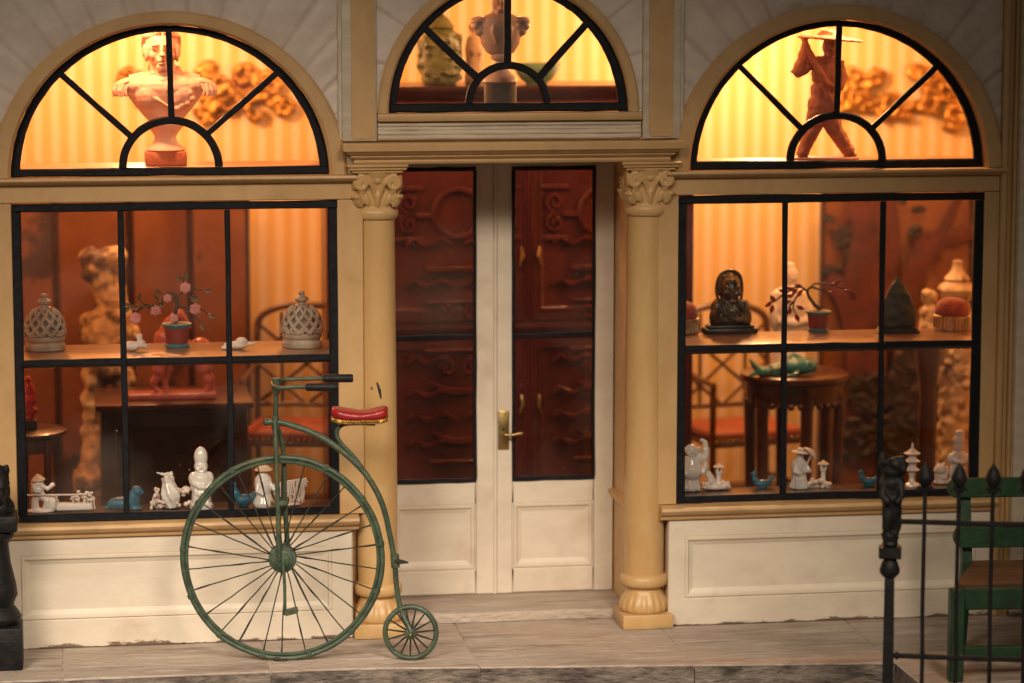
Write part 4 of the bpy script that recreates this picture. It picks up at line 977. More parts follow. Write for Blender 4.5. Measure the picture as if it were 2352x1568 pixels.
for k in range(30):
    x = 632+k*2.4+rnd.uniform(-2, 2); y1 = 1160-rnd.uniform(0, 14)
    nm.tube([f(x, 1110-(x-632)*.13, -.1), f(x+rnd.uniform(-6, 4), 1132, -.12+rnd.uniform(-.05, .08)), f(x+rnd.uniform(-9, 5), y1, -.1+rnd.uniform(-.05, .1))], .02, 5)
for k in range(14): nm.ell(f(rnd.uniform(690, 706), rnd.uniform(1100, 1118), -.08), .035, n=6)
part('net', nm, 'biscuit', L6)
part('ground', MB().ell(f(640, 1160), (.55, .2, .05)), 'biscuit', L6)

# ================================================================== FIGURINES IN THE RIGHT WINDOW
# laughing figure with raised arm
mb = MB().lathe([(.22, 0), (.25, .08), (.20, .22), (.26, .42), (.27, .58), (.20, .78), (.12, .88)], 24).ell((0, -.12, .48), (.24, .2, .22)).ell((0, -.02, .98), (.17, .16, .16)).ell((0, -.16, .96), (.05, .05, .05)).ell((-.09, -.12, .93), (.06, .05, .05)).ell((.09, -.12, .93), (.06, .05, .05)).ell((0, -.14, .87), (.08, .04, .025)).tube(spline([(.18, 0, .80), (.33, -.05, .82), (.34, -.05, 1.06), (.30, -.05, 1.20), (.20, -.08, 1.24)]), [.11]*6+[.095]*6+[.075]*6+[.05]*6+[.04]).tube(spline([(.30, -.05, .9), (.33, -.1, .6), (.26, -.12, .42)]), .05).tube([(-.22, -.05, .72), (-.28, -.14, .5), (-.15, -.24, .42)], .08).ell((-.18, -.05, 1.0), (.04, .04, .08)).ell((.18, -.05, 1.0), (.04, .04, .08))
for k in range(4): mb.tube([(-.18+.1*k, -.2, .25), (-.2+.12*k, -.24, .02)], .03)
solo('laughing_figure', mb, 'porcelain', 'white porcelain laughing figure with one arm raised', 'figurine', wb(1583, 1123), vox=.02, it=1)
# squirrel and lantern on rockwork
o = wb(1642, 1122); R2 = thing('lantern_group', 'white rockwork with a perched bird and small lantern', 'figurine', o)
f = lambda px, py, y=0: Vector(((px-1642)*.0102, y, (1124-py)*.0102))
mb = MB().ell(f(1642, 1117), (.38, .16, .09))
for k in range(30): mb.ell(f(rnd.uniform(1612, 1678), rnd.uniform(1106, 1122), rnd.uniform(-.12, .1)), (.06, .05, .045), n=6)
mb.tube(spline([f(1634, 1108), f(1626, 1092), f(1620, 1082), f(1617, 1074)]), [.1]*6+[.09]*6+[.06]*6+[.05]).ell(f(1616, 1072, -.03), (.06, .05, .05)).tube([f(1616, 1072), f(1626, 1064)], [.03, .01])
part('rock_and_bird', mb.organic('rock_and_bird', .022, 1), 'biscuit', R2)
def lantern(px, py, root, ff, h=.40):
    c = ff(px, py)
    lm = part('lantern', MB().lathe([(.10, 0), (.065, .05), (.055, h-.15), (.08, h-.13), (.08, h-.10)], 16, c=c), 'porcelain', root)
    part('lantern_house', MB().box(-.075, .075, -.06, .06, h-.10, h+.03, .015, m=Matrix.Translation(c)), 'porcelain', lm)
    part('lantern_window', MB().ell(c+Vector((0, -.062, h-.035)), (.03, .008, .04)), 'dark_inside', lm)
    part('lantern_roof', MB().lathe([(.14, h+.03), (.12, h+.06), (.04, h+.10), (.015, h+.13)], 16, c=c), 'straw', lm)
lantern(1648, 1112, R2, f)
# parasol lady group
o = wb(1858, 1120); R4 = thing('parasol_group', 'white porcelain lady with a parasol beside a lantern', 'figurine', o)
f = lambda px, py, y=0: Vector(((px-1858)*.0103, y, (1122-py)*.0103))
mb = MB().lathe([(.24, 0), (.25, .05), (.19, .22), (.17, .36), (.21, .50), (.18, .64), (.08, .74)], 24, c=f(1834, 1122)).ell(f(1836, 1043), (.09, .09, .11)).tube([f(1825, 1066, -.1), f(1818, 1080, -.15), f(1832, 1086, -.2)], .06).tube([f(1848, 1066, -.08), f(1856, 1080, -.15), f(1842, 1078, -.2)], .06)
for k in range(4): mb.tube([f(1824+6*k, 1095, -.18), f(1820+9*k, 1120, -.22)], .025)
part('lady', mb.organic('lady', .022, 1), 'porcelain', R4)
part('hat', MB().lathe([(.05, -.02), (.22, .0), (.215, .025), (.10, .06), (.09, .11), (.02, .13)], 22, m=Matrix.Translation(f(1836, 1038)) @ Matrix.Rotation(R(6), 4, 'Y')), 'biscuit', R4)
ps = part('parasol', MB().lathe([(.02, .12), (.10, .10), (.19, .04), (.22, .0), (.20, -.005), (.02, .09)], 22, m=Matrix.Translation(f(1860, 1042, .02)) @ Matrix.Rotation(R(48), 4, 'Y')), 'biscuit', R4)
part('parasol_stick', MB().tube([f(1832, 1090, -.2), f(1846, 1068, -.16), f(1864, 1038, -.02)], .018, 6), 'biscuit', ps)
mb = MB()
for k in range(30): mb.ell(f(rnd.uniform(1850, 1908), 1122-rnd.uniform(0, 16)*(1.6 if k % 3 == 0 else 1), rnd.uniform(-.1, .1)), (.07, .06, .05), n=6)
part('rockwork', mb.organic('rockwork', .024, 1), 'biscuit', R4)
lantern(1892, 1112, R4, f, .44)
# two little turquoise birds
def birdie(flip, neck):
    s_ = -1 if flip else 1
    return MB().ell((0, 0, .12), (.19, .12, .10)).tube(spline([(-.14*s_, 0, .15), (-.20*s_, 0, .26), (-.21*s_, 0, neck)]), [.08]*6+[.06]*6+[.05]).ell((-.21*s_, -.01, neck+.02), (.06, .05, .05)).ell((-.28*s_, -.01, neck+.01), (.04, .025, .02)).tube(spline([(.12*s_, 0, .14), (.20*s_, 0, .20), (.27*s_, 0, .30)]), [.07]*6+[.055]*6+[.03]).ell((0, 0, .02), (.12, .1, .03))
solo('turquoise_bird', birdie(False, .37), 'turquoise', 'turquoise bird left of the parasol lady', 'figurine', wb(1748, 1119), vox=.022)
solo('turquoise_bird', birdie(False, .34), 'turquoise', 'turquoise bird right of the lantern near the railing post', 'figurine', wb(1996, 1116), vox=.022)
# pagoda
o = wb(2094, 1114); pg = thing('pagoda', 'small white porcelain pagoda behind the railing', 'figurine', o)
part('pagoda_foot', MB().lathe([(.24, 0), (.23, .03), (.11, .06), (.075, .10), (.065, .24), (.10, .27)], 16), 'porcelain', pg)
z = .25
for k, (r, h) in enumerate(((.16, .22), (.17, .21), (.17, .18))):
    s_ = part('storey', MB().lathe([(r*.55, z), (r*.6, z+h*.5), (r*.55, z+h*.7)], 16), 'porcelain', pg)
    part('storey_roof', MB().lathe([(r*1.15, z+h*.55), (r*1.2, z+h*.62), (r*.7, z+h*.85), (r*.35, z+h*1.2)], 16), 'biscuit' if k == 2 else 'porcelain', s_)
    z += h
part('spire', MB().lathe([(.06, z-.02), (.03, z+.06), (.035, z+.1), (.005, z+.2)], 12), 'porcelain', pg)
# tall vase bearer and lion
o = wb(2186, 1100)
mb = MB().ell((0, 0, .06), (.26, .18, .08)).tube(spline([(-.06, 0, .05), (-.10, 0, .3), (-.02, 0, .5), (0, 0, .75)]), [.15]*6+[.13]*6+[.14]*6+[.15]).tube(spline([(.10, 0, .05), (.08, 0, .3), (.06, 0, .5)]), [.13]*12+[.13]).ell((0, -.02, .62), (.23, .17, .2)).ell((-.20, -.03, .62), (.1, .12, .13)).ell((.22, -.03, .58), (.1, .12, .15)).ell((.0, -.02, .92), (.15, .14, .17)).ell((.0, -.02, 1.06), (.16, .15, .14)).ell((.02, 0, 1.22), (.13, .12, .10)).tube([(-.15, -.1, .6), (-.02, -.2, .52), (.12, -.18, .55)], .07)
solo('acrobat_figurine', mb, 'porcelain', 'tall white porcelain figure at the right end of the right window', 'figurine', o, vox=.022, it=1)
mb = MB().ell((0, 0, .16), (.18, .14, .17)).ell((-.05, -.04, .36), (.15, .13, .13)).ell((-.16, -.06, .33), (.07, .06, .05)).ell((-.08, 0, .48), (.04, .03, .05)).ell((.06, 0, .48), (.05, .03, .05)).ell((.14, 0, .3), (.07, .06, .12)).ell((0, 0, .03), (.22, .17, .04))
solo('lion_figurine', mb, 'biscuit', 'small white porcelain lion beside the tall white figure', 'figurine', wb(2152, 1104), vox=.022, it=1, disp=(.02, 10))

# ================================================================== BEHIND THE FANLIGHTS
# terracotta bust with epaulettes
o = at(381, 379, 2.1); o.z = FS
bust = thing('terracotta_bust', 'pink terracotta officer bust with epaulettes in the left fanlight', 'bust', o)
part('pedestal', MB().box(-.48, .48, -.40, .40, 0, .33, .04, 2), 'terra_base', bust)
part('socle', MB().lathe([(.42, .33), (.47, .36), (.44, .41), (.33, .47), (.26, .58), (.25, .66), (.32, .78), (.43, .90), (.45, .96), (.40, 1.0), (.30, 1.02)], 36), 'terracotta', bust)
mb = MB().lathe([(.26, .96), (.38, 1.02), (.54, 1.2), (.72, 1.42), (.86, 1.62), (.93, 1.78), (.90, 1.90), (.74, 2.0), (.54, 2.08), (.42, 2.16), (.36, 2.3)], 36, m=Matrix.Diagonal((1, .50, 1, 1)))
mb.ell((-.34, -.20, 1.64), (.38, .26, .34)).ell((.34, -.20, 1.64), (.38, .26, .34)).ell((0, -.10, 1.86), (.72, .34, .24)).ell((0, -.02, 2.0), (.46, .34, .2)).ell((-.62, -.06, 1.84), (.34, .30, .2)).ell((.62, -.06, 1.84), (.34, .30, .2))
mb.tube([(-.02, .02, 1.9), (-.04, -.02, 2.15), (-.06, -.04, 2.45)], [.37, .33, .30])
mb.tube([(-.30, -.24, 2.02), (-.05, -.37, 1.98), (.26, -.24, 2.02)], .06).tube([(-.32, -.16, 2.13), (-.05, -.33, 2.10), (.26, -.16, 2.13)], .05)
for s_ in (-1, 1):
    mb.ell((s_*.92, -.04, 1.93), (.25, .27, .085), (0, s_*.30, 0)).tube([(s_*.45, -.05, 2.08), (s_*.8, -.05, 2.0)], .10)
    for k in range(9):
        a = -.5+pi*k/8*1.25; x, y = s_*(.96+.19*sin(a)), -.04-.24*cos(a)
        mb.tube([(x, y, 1.88), (x+s_*.04, y-.03, 1.74), (x+s_*.02, y-.02, 1.60)], [.036, .04, .034], 6)
for x, z in ((.12, 1.62), (.3, 1.72), (.25, 1.5), (.42, 1.6), (.5, 1.45), (.55, 1.68), (.38, 1.40), (.62, 1.55), (.28, 1.33)): mb.ell((x, -.36, z), (.08, .07, .07))
mb.tube(spline([(-.48, -.30, 1.66), (-.2, -.44, 1.55), (.1, -.46, 1.35), (.2, -.40, 1.2)]), .035)
h = Vector((-.06, -.04, 2.72))
mb.ell(h, (.37, .43, .50)).ell(h+Vector((0, -.08, -.24)), (.29, .34, .28)).ell(h+Vector((0, -.31, -.44)), (.14, .12, .10))
mb.ell(h+Vector((0, -.47, -.06)), (.055, .08, .17)).ell(h+Vector((0, -.52, -.16)), (.085, .08, .06)).ell(h+Vector((0, -.42, -.29)), (.12, .06, .032)).ell(h+Vector((0, -.41, -.355)), (.10, .06, .035))
mb.ell(h+Vector((0, .07, .16)), (.41, .43, .40))
for s_ in (-1, 1):
    mb.ell(h+Vector((s_*.15, -.40, .07)), (.13, .06, .035), (0, s_*.15, 0)).ell(h+Vector((s_*.15, -.37, -.01)), (.075, .05, .04)).ell(h+Vector((s_*.20, -.29, -.17)), (.10, .10, .10)).ell(h+Vector((s_*.39, .02, -.08)), (.06, .11, .16)).ell(h+Vector((s_*.35, -.13, -.12)), (.06, .09, .22))
    for k in range(5):
        mb.tube(spline([h+Vector((s_*(.04+.06*k), -.36+.04*k, .34-.02*k)), h+Vector((s_*(.16+.06*k), -.30+.05*k, .46-.05*k)), h+Vector((s_*(.30+.03*k), -.08+.05*k, .40-.08*k)), h+Vector((s_*(.40), .10+.04*k, .20-.06*k))]), .045, 6)
part('bust', mb.organic('bust', .019, 1), 'terracotta', bust)

# bust in a cocked hat
o = at(1149, 230, 1.1); o.z = 12.22
b3 = thing('cocked_hat_bust', 'pale bust in a cocked hat on a dark block in the middle fanlight', 'bust', o)
z1 = at(1149, 190, 1.1).z-12.22
part('block', MB().lathe([(.38, 0), (.38, z1), (.36, z1+.01)], 28), 'dark_stand', b3)
part('socle', MB().lathe([(.37, z1+.005), (.40, z1+.03), (.39, z1+.1), (.32, z1+.18), (.22, z1+.28), (.14, z1+.42), (.13, z1+.5), (.22, z1+.56), (.23, z1+.62), (.15, z1+.70)], 28), 'bust_grey', b3)
mb = MB(); zz = z1+.62
mb.lathe([(.18, zz), (.34, zz+.10), (.46, zz+.30), (.50, zz+.5), (.53, zz+.7), (.52, zz+.84), (.36, zz+.94), (.22, zz+1.0)], 32, m=Matrix.Diagonal((1, .62, 1, 1)))
for s_ in (-1, 1):
    mb.ell((s_*.53, -.02, zz+.83), (.19, .22, .10), (0, s_*.2, 0)).ell((s_*.60, -.04, zz+.70), (.09, .18, .10)).ell((s_*.50, -.03, zz+.58), (.12, .16, .12), (0, s_*.5, 0))
    mb.tube(spline([(s_*.10, -.24, zz+.9), (s_*.22, -.32, zz+.6), (s_*.12, -.30, zz+.3)]), .03)
mb.tube([(0, 0, zz+.85), (0, 0, zz+1.2)], .22).ell((0, -.04, zz+1.32), (.24, .27, .33)).ell((0, -.29, zz+1.28), (.04, .06, .08)).ell((0, -.24, zz+1.10), (.09, .08, .06)).ell((-.09, -.25, zz+1.36), (.07, .04, .025)).ell((.09, -.25, zz+1.36), (.07, .04, .025)).ell((0, -.26, zz+1.17), (.07, .03, .02))
hat = MB()
mb.prism([(-.66, zz+1.34), (-.30, zz+1.42), (.30, zz+1.42), (.66, zz+1.36), (.68, zz+1.50), (.45, zz+1.80), (.15, zz+2.0), (-.15, zz+2.0), (-.45, zz+1.80), (-.70, zz+1.48)], -.22, .20)
part('bust', mb.organic('bust', .026, 3), 'bust_grey', b3)

# standing hatted figure
o = at(1898, 366, 1.7); o.z = FS
m3 = thing('hatted_figure', 'red brown standing figure in a flat hat in the right fanlight', 'statuette', o)
part('base_plate', MB().lathe([(.80, 0), (.82, .03), (.78, .06)], 28, m=Matrix.Diagonal((1, .5, 1, 1))), 'pink_base', m3)
f = lambda cx, cy, y=0: Vector(((cx-1045)*.00347*1.02, y, (1040-cy)*.00347*1.02+.06))
mb = MB()
mb.tube([f(885, 1030, -.05), f(925, 930), f(960, 850), f(985, 740)], [.14, .15, .19, .23]).tube([f(860, 1034, -.12), f(905, 1028, -.02)], [.06, .09])
mb.tube([f(1190, 1020, -.05), f(1140, 930), f(1090, 850), f(1050, 740)], [.15, .17, .20, .24]).tube([f(1225, 1034, -.12), f(1160, 1028, -.02)], [.06, .10])
mb.ell(f(1015, 700), (.34, .25, .42)).ell(f(1020, 600), (.30, .24, .35)).ell(f(1025, 480), (.30, .23, .42)).ell(f(1030, 395), (.33, .20, .14)).tube([f(1055, 370), f(1058, 330)], .11)
mb.ell(f(1058, 300, -.03), (.185, .2, .23)).ell(f(1055, 302, -.22), (.04, .05, .06)).ell(f(1055, 345, -.17), (.10, .07, .06))
mb.lathe([(.2, 0), (.70, -.02), (.72, .02), (.62, .05), (.30, .08), (.24, .20), (.05, .24)], 26, m=Matrix.Translation(f(1058, 250)) @ Matrix.Rotation(R(5), 4, 'Y'))
mb.tube([f(945, 400), f(890, 450, -.1), f(832, 480, -.15)], [.13, .12, .12]).tube([f(832, 480, -.15), f(865, 390, -.18), f(885, 300, -.15)], [.13, .11, .09]).ell(f(888, 290, -.15), .10)
mb.tube([f(875, 225, -.16), f(900, 320, -.18), f(960, 440, -.27), f(1010, 540, -.30), f(1110, 590, -.25)], [.07, .09, .09, .08, .07]).tube([f(1110, 400), f(1135, 500, -.1), f(1100, 585, -.25)], [.13, .11, .09])
mb.tube([f(1000, 545, -.24), f(1040, 640, -.26), f(1085, 740, -.22)], .06)
mb.xf(Matrix.Diagonal((1.10, 1.2, 1, 1)))
part('figure', mb.organic('figure', .024, 2, (.02, 9)), 'brown_clay', m3)

# gilt scroll ornaments on the back wall
def scrolls(name, label, cx0, pts, blobs):
    mb = MB(); c = at(*cx0, 16.9); g = lambda px, py: Vector((at(px, py, 16.75).x-c.x, 0, at(px, py, 16.75).z-c.z))
    for (px, py, r, turns, st, hd) in pts:
        q = spiral(g(px, py), r, turns, r1=.08, n=26, start=st, hand=hd)
        q = [p+Vector((0, -.10-.12*i/26, 0)) for i, p in enumerate(q)]; mb.tube(q, [.13-.05*i/26 for i in range(27)], 8)
        for i in range(0, 26, 3): mb.ell(q[i]+Vector((0, -.10, 0)), .07, n=6)
    for (px, py, rx, rz_) in blobs: mb.ell(g(px, py), (rx*.8, .10, rz_*.8))
    rr = random.Random(len(label))
    for (px, py, rx, rz_) in blobs:
        for k in range(9): mb.ell(g(px, py)+Vector((rr.uniform(-rx, rx)*.8, -.16, rr.uniform(-rz_, rz_)*.8)), (.12, .12, .10), n=6)
    ob = link(name, mb.organic(name, .045, 0, (.02, 6)), 'gilt', None, (c.x, 16.93, c.z), (0, 0, 0), label, 'wall ornament')
scrolls('gilt_ornament', 'gilded carved scroll on the striped wall behind the terracotta bust', (520, 215),
        [(500, 190, .42, 1.3, 2, 1), (520, 235, .5, 1.2, 3.6, -1), (590, 255, .42, 1.1, .5, 1), (620, 195, .36, 1.2, 2.5, -1), (655, 240, .30, 1.1, 3.4, 1), (480, 165, .25, 1, 1, 1), (560, 175, .35, 1.2, 0, 1), (300, 170, .28, 1.2, 0, -1)],
        [(500, 215, .7, .5), (560, 200, .6, .45), (480, 265, .5, .25), (600, 205, .4, .3), (640, 235, .35, .18), (470, 165, .3, .15), (300, 175, .4, .15), (340, 225, .4, .2)])
scrolls('gilt_ornament', 'gilded carved scroll on the bright wall right of the hatted figure', (2000, 230),
        [(1975, 190, .50, 1.4, 2, 1), (2010, 175, .28, 1.1, .6, -1), (1960, 225, .4, 1.2, 4, -1), (2050, 245, .36, 1.1, 1, 1)],
        [(1970, 195, .5, .42), (2000, 240, .7, .4), (1950, 245, .4, .3), (2050, 265, .5, .28), (2075, 255, .4, .25), (2015, 165, .2, .2)])
scrolls('gilt_ornament', 'gilded carved scroll at the right edge of the right fanlight', (2170, 230),
        [(2150, 190, .42, 1.3, 1, 1), (2195, 195, .45, 1.3, 3, -1), (2190, 265, .42, 1.3, 4, 1), (2130, 235, .4, 1.2, 2, -1), (2105, 170, .25, 1.1, 0, 1)],
        [(2150, 205, .6, .4), (2190, 215, .5, .45), (2190, 265, .42, .36), (2120, 245, .5, .3), (2105, 165, .3, .16)])

# jade vase and bowl on the red cabinet are added with the cabinet below

# ================================================================== RED CABINET BEHIND THE DOOR
YC = 8.0
cl = at(900, 700, YC).x-1.6; cr = at(1480, 700, YC).x+1.2; ctop = at(1176, 196, YC).z
zmid = at(1176, 745, YC).z
cab = thing('red_cabinet', 'tall red lacquer cabinet with carved doors behind the shop door', 'cabinet', ((cl+cr)/2, YC, FLOOR))
H = ctop-FLOOR; W2 = (cr-cl)/2
X = lambda px, py=700: at(px, py, YC).x-(cl+cr)/2
Z = lambda py, px=1150: at(px, py, YC).z-FLOOR
zm = Z(748)
part('carcass', MB().box(-W2, W2, .02, 2.6, 0, H-.35, .04), 'red_lacquer', cab)
part('cornice', MB().prism([(2.7, H-.34), (-.05, H-.34), (-.10, H-.28), (-.22, H-.22), (-.30, H-.12), (-.34, H-.06), (-.34, H), (2.7, H)], -W2-.2, W2+.2, 'x'), 'red_wood', cab)
part('waist_ledge', MB().prism([(.02, zm-.22), (-.12, zm-.20), (-.20, zm-.10), (-.26, zm-.02), (-.26, zm+.05), (.02, zm+.08)], -W2-.1, W2+.1, 'x'), 'red_lacquer', cab)
part('foot_ledge', MB().prism([(.02, .0), (-.16, .0), (-.16, .30), (-.08, .42), (.02, .45)], -W2-.06, W2+.06, 'x'), 'red_lacquer', cab)
def relief(door, cx, cz, k=1):
    """ring, double scroll and bar ornaments on one cabinet door"""
    rg = [(cx+.62*k*cos(2*pi*i/40), -.07, cz+.62*k*sin(2*pi*i/40)) for i in range(40)]
    part('ring_ornament', MB().tube(rg, .10*k, 8, closed=True), 'red_lacquer', door)
    for s_ in (-1, 1):
        x = cx+s_*1.28
        part('scroll_ornament', MB().tube(spiral((x, -.07, cz+.27), .25, 1.4, r1=.05, start=-pi/2, hand=s_), .075, 6).tube(spiral((x, -.07, cz-.27), .25, 1.4, r1=.05, start=pi/2, hand=-s_), .075, 6), 'red_lacquer', door)
        part('crossbar', MB().tube([(cx+s_*.66, -.07, cz-.06), (x-s_*.2, -.07, cz-.06)], .08, 6), 'red_lacquer', door)
        for dz in (.66, -.66): part('bar_ornament', MB().box(x-.38, x+.38, -.13, .02, cz+dz-.07, cz+dz+.07, .03), 'red_lacquer', door)
for cxp, hx in ((1052, 1), (1385, -1)):
    cx = X(cxp); za, zb = zm+.12, H-.40
    x0, x1 = (-W2+.1, X(1213)-.04) if hx > 0 else (X(1213)+.04, W2-.1)
    d = part('cabinet_door', panelled((x0, x1, za, zb), (x0+.22, x1-.22, za+.25, zb-.25), .019, -.06, .05).xf(Matrix.Identity(4)), 'red_lacquer', cab)
    relief(d, cx, Z(488))
    part('shelf_ornament', MB().box(X(cxp-75), X(cxp+75), -.20, -.05, Z(622), Z(608), .03), 'red_lacquer', d)
    for s_ in (-1, 1): part('bracket_scroll', MB().tube(spiral((cx+s_*.40, -.10, Z(712)), .26, 1.3, r1=.05, start=pi/2, hand=s_), .075, 6), 'red_lacquer', d)
    part('bracket', MB().box(cx-.85, cx+.85, -.18, -.05, Z(694), Z(686), .03), 'red_lacquer', d)
    za, zb = .5, zm-.26
    d2 = part('cabinet_door', panelled((x0, x1, za, zb), (x0+.22, x1-.22, za+.25, zb-.25), .019, -.06, .05), 'red_lacquer', cab)
    for zz_ in (Z(872), Z(985)):
        part('swag_ornament', MB().tube([(cx-.75+1.5*i/14, -.09, zz_-.28*sin(pi*i/14)) for i in range(15)], [.03+.09*sin(pi*i/14) for i in range(15)], 6), 'red_lacquer', d2)
    part('scroll_ornament', MB().tube(spiral((cx+.3, -.09, Z(842)), .22, 1.3, r1=.05), .07, 6).tube(spiral((cx-.3, -.09, Z(842)), .22, 1.3, ax=(-1, 0, 0), r1=.05), .07, 6), 'red_lacquer', d2)
    part('bar_ornament', MB().box(cx-.9, cx+.9, -.16, -.05, Z(806), Z(796), .03), 'red_lacquer', d2)
    part('bar_ornament', MB().box(cx-.8, cx+.8, -.16, -.05, Z(1060), Z(1050), .03), 'red_lacquer', d2)
    hxp = 1196 if hx > 0 else 1238
    for d_, py in ((d, 588), (d2, 928)):
        part('brass_pull', MB().tube([(X(hxp), -.10, Z(py-22)), (X(hxp)+.03*hx, -.16, Z(py)), (X(hxp)-.04*hx, -.12, Z(py+22))], [.035, .06, .035], 8), 'brass', d_)
fz = H-.62
for k in range(14):
    x = -W2+.35+k*(2*W2-.7)/13
    part('frieze_scroll', MB().tube(spiral((x, -.10, fz), .17, 1.3, r1=.04, n=16, start=k, hand=1 if k % 2 else -1), .05, 6), 'red_lacquer', cab)
for x in (X(1213), -W2+.05, W2-.05):
    for q in (-.09, 0, .09): part('reed', MB().tube([(x+q, -.07, .5), (x+q, -.07, H-.8)], .05, 6), 'red_lacquer', cab)
for cxp in (1052, 1385):
    cx = X(cxp)
    for py in (560, 655, 830, 905, 960, 1020):
        for s_ in (-1, 1):
            part('leaf_scroll', MB().tube(spline([(cx+s_*.1, -.09, Z(py)), (cx+s_*.45, -.13, Z(py)+.16), (cx+s_*.85, -.13, Z(py)+.02), (cx+s_*1.15, -.10, Z(py)+.16), (cx+s_*1.35, -.09, Z(py)-.02)], 5), [.03+.06*abs(sin(i*.45)) for i in range(21)], 6), 'red_lacquer', cab)
# jade vase and bowl on the cabinet
ct = ctop
p_ = at(1010, 200, YC+.9); p_.z = ct
jv = thing('jade_vase', 'mottled green carved vase in the middle fanlight', 'vase', p_)
mb = MB().lathe([(.42, 0), (.48, .1), (.52, .6), (.52, 1.1), (.44, 1.35), (.34, 1.45)], 28)
rr = random.Random(5)
for k in range(90):
    a = rr.uniform(0, 2*pi); z = rr.uniform(.15, 1.3); mb.ell((.52*cos(a), .52*sin(a), z), (.10, .10, .07), n=6)
part('body', mb.organic('body', .04, 1), 'jade', jv)
part('lid', MB().lathe([(.34, 1.44), (.40, 1.48), (.30, 1.62), (.22, 1.72), (.10, 1.82), (.14, 1.92), (.09, 2.02), (.01, 2.08)], 20), 'jade', jv)
p_ = at(1232, 198, YC+.8); p_.z = ct
link('celadon_bowl', MB().lathe([(.28, 0), (.30, .05), (.42, .12), (.58, .38), (.64, .55), (.60, .55), (.40, .2), (.02, .12)], 28).mesh('celadon_bowl'), 'celadon', None, p_, (0, 0, 0), 'pale green bowl on the red cabinet in the middle fanlight', 'bowl')
p_ = at(1090, 198, YC+1.2); p_.z = ct
link('pale_statue', MB().lathe([(.25, 0), (.27, .1), (.22, .5), (.26, .9), (.2, 1.2), (.1, 1.3)], 20).ell((0, 0, 1.45), .17).organic('pale_statue', .04, 2), 'ivory_carved', None, p_, (0, 0, 0), 'pale blurred statuette between the green vase and the cocked hat bust', 'statuette')

# scuffs where something has rubbed the left column
for n_, pts, r_ in (('scuff', [(866, 878), (872, 897), (875, 915)], .035), ('scuff', [(852, 888), (855, 893)], .015)):
    part(n_, MB().tube([at(px, py, -.105)-Vector((-3.12, .37, 0)) for px, py in pts], [r_*.5, r_, r_*.4][:len(pts)], 6, flat=(Vector((0, 1, 0)), .15)), 'spoke_black', [o for o in shop.children if o.name.startswith('column')][0])

# ================================================================== FOLDING SCREENS
def screen(label, xs, y, z1, m, edge='dark_wood'):
    base = Vector(((xs[0]+xs[-1])/2, y, FLOOR)); r = thing('folding_screen', label, 'screen', base)
    for i in range(len(xs)-1):
        a, b = xs[i]-base.x, xs[i+1]-base.x; ya, yb_ = (0, .55) if i % 2 == 0 else (.55, 0)
        ang = atan2(yb_-ya, b-a); L_ = sqrt((b-a)**2+(yb_-ya)**2)
        pm_ = part('screen_panel', MB().box(.05, L_-.05, -.04, .04, .12, z1-.08, .01), m, r, (a, ya, 0), (0, 0, ang))
        part('panel_frame', rects([(0.005, L_-.005, 0, z1, .06), (0.005, L_-.005, 0, z1, -.07), (.11, L_-.11, .18, z1-.12, -.07), (.11, L_-.11, .18, z1-.12, -.035)], fill=False), edge, pm_)
    return r
ys = 14.2; xl = [at(px, 700, ys).x for px in (-60, 130, 300, 440, 575)]
scr = screen('painted gold folding screen behind the left window', xl, ys, at(300, 432, ys).z-FLOOR, 'screen_gold')
xr = [at(px, 700, ys).x for px in (1882, 2058, 2230, 2400)]
scr2 = screen('painted folding screen with red tree trunks behind the right window', xr, ys, at(2050, 425, ys).z-FLOOR, 'screen_gold_pale')
def paint(root, y, pts, rad, m='screen_paint', name='painted_branch'):
    q = [at(px, py, y)-root.location for px, py in pts]
    q = spline(q, 5); n = len(q); rs_ = [rad[0]+(rad[1]-rad[0])*i/(n-1) for i in range(n)]
    part(name, MB().tube(q, rs_, 8, flat=(Vector((0, 1, 0)), .12)), m, root)
yp = ys-.10
for pts, rad in (([(1985, 860), (1975, 760), (1968, 690), (1975, 600), (1985, 540), (1975, 460), (1960, 430)], (.55, .3)), ([(1990, 760), (2020, 720), (2030, 640), (2040, 560), (2035, 450)], (.5, .35)), ([(2080, 700), (2100, 630), (2140, 570), (2200, 540), (2260, 530)], (.35, .22)), ([(2140, 570), (2170, 520), (2195, 470), (2210, 430)], (.22, .12)), ([(2120, 590), (2115, 560), (2135, 540)], (.2, .12)), ([(1900, 640), (1925, 660), (1945, 700), (1960, 760)], (.3, .3)), ([(1930, 520), (1955, 490), (1975, 480)], (.1, .14))):
    paint(scr2, yp, pts, rad)
for px, py, rx, rz_ in ((1900, 500, .35, .2), (1935, 545, .4, .5), (1945, 590, .2, .35), (2110, 480, .3, .2), (2070, 460, .2, .15), (1910, 620, .5, .25), (2100, 530, .35, .3), (2240, 580, .3, .2), (2000, 900, 1.0, 1.0), (2090, 880, .9, 1.6), (2060, 1000, 1.4, 1.0), (2150, 960, 1.2, 1.5), (2220, 850, .9, 1.2), (1960, 1010, .9, .9), (1925, 900, .3, 1.0)):  # upper ones are foliage; the big low ones paint the room's shade onto the screen
    part('painted_foliage_and_shade', MB().ell(at(px, py, yp)-scr2.location, (rx, .03, rz_), n=14).organic('painted_foliage_and_shade', .06, 1, (.10, 4)), 'screen_paint_dark', scr2)
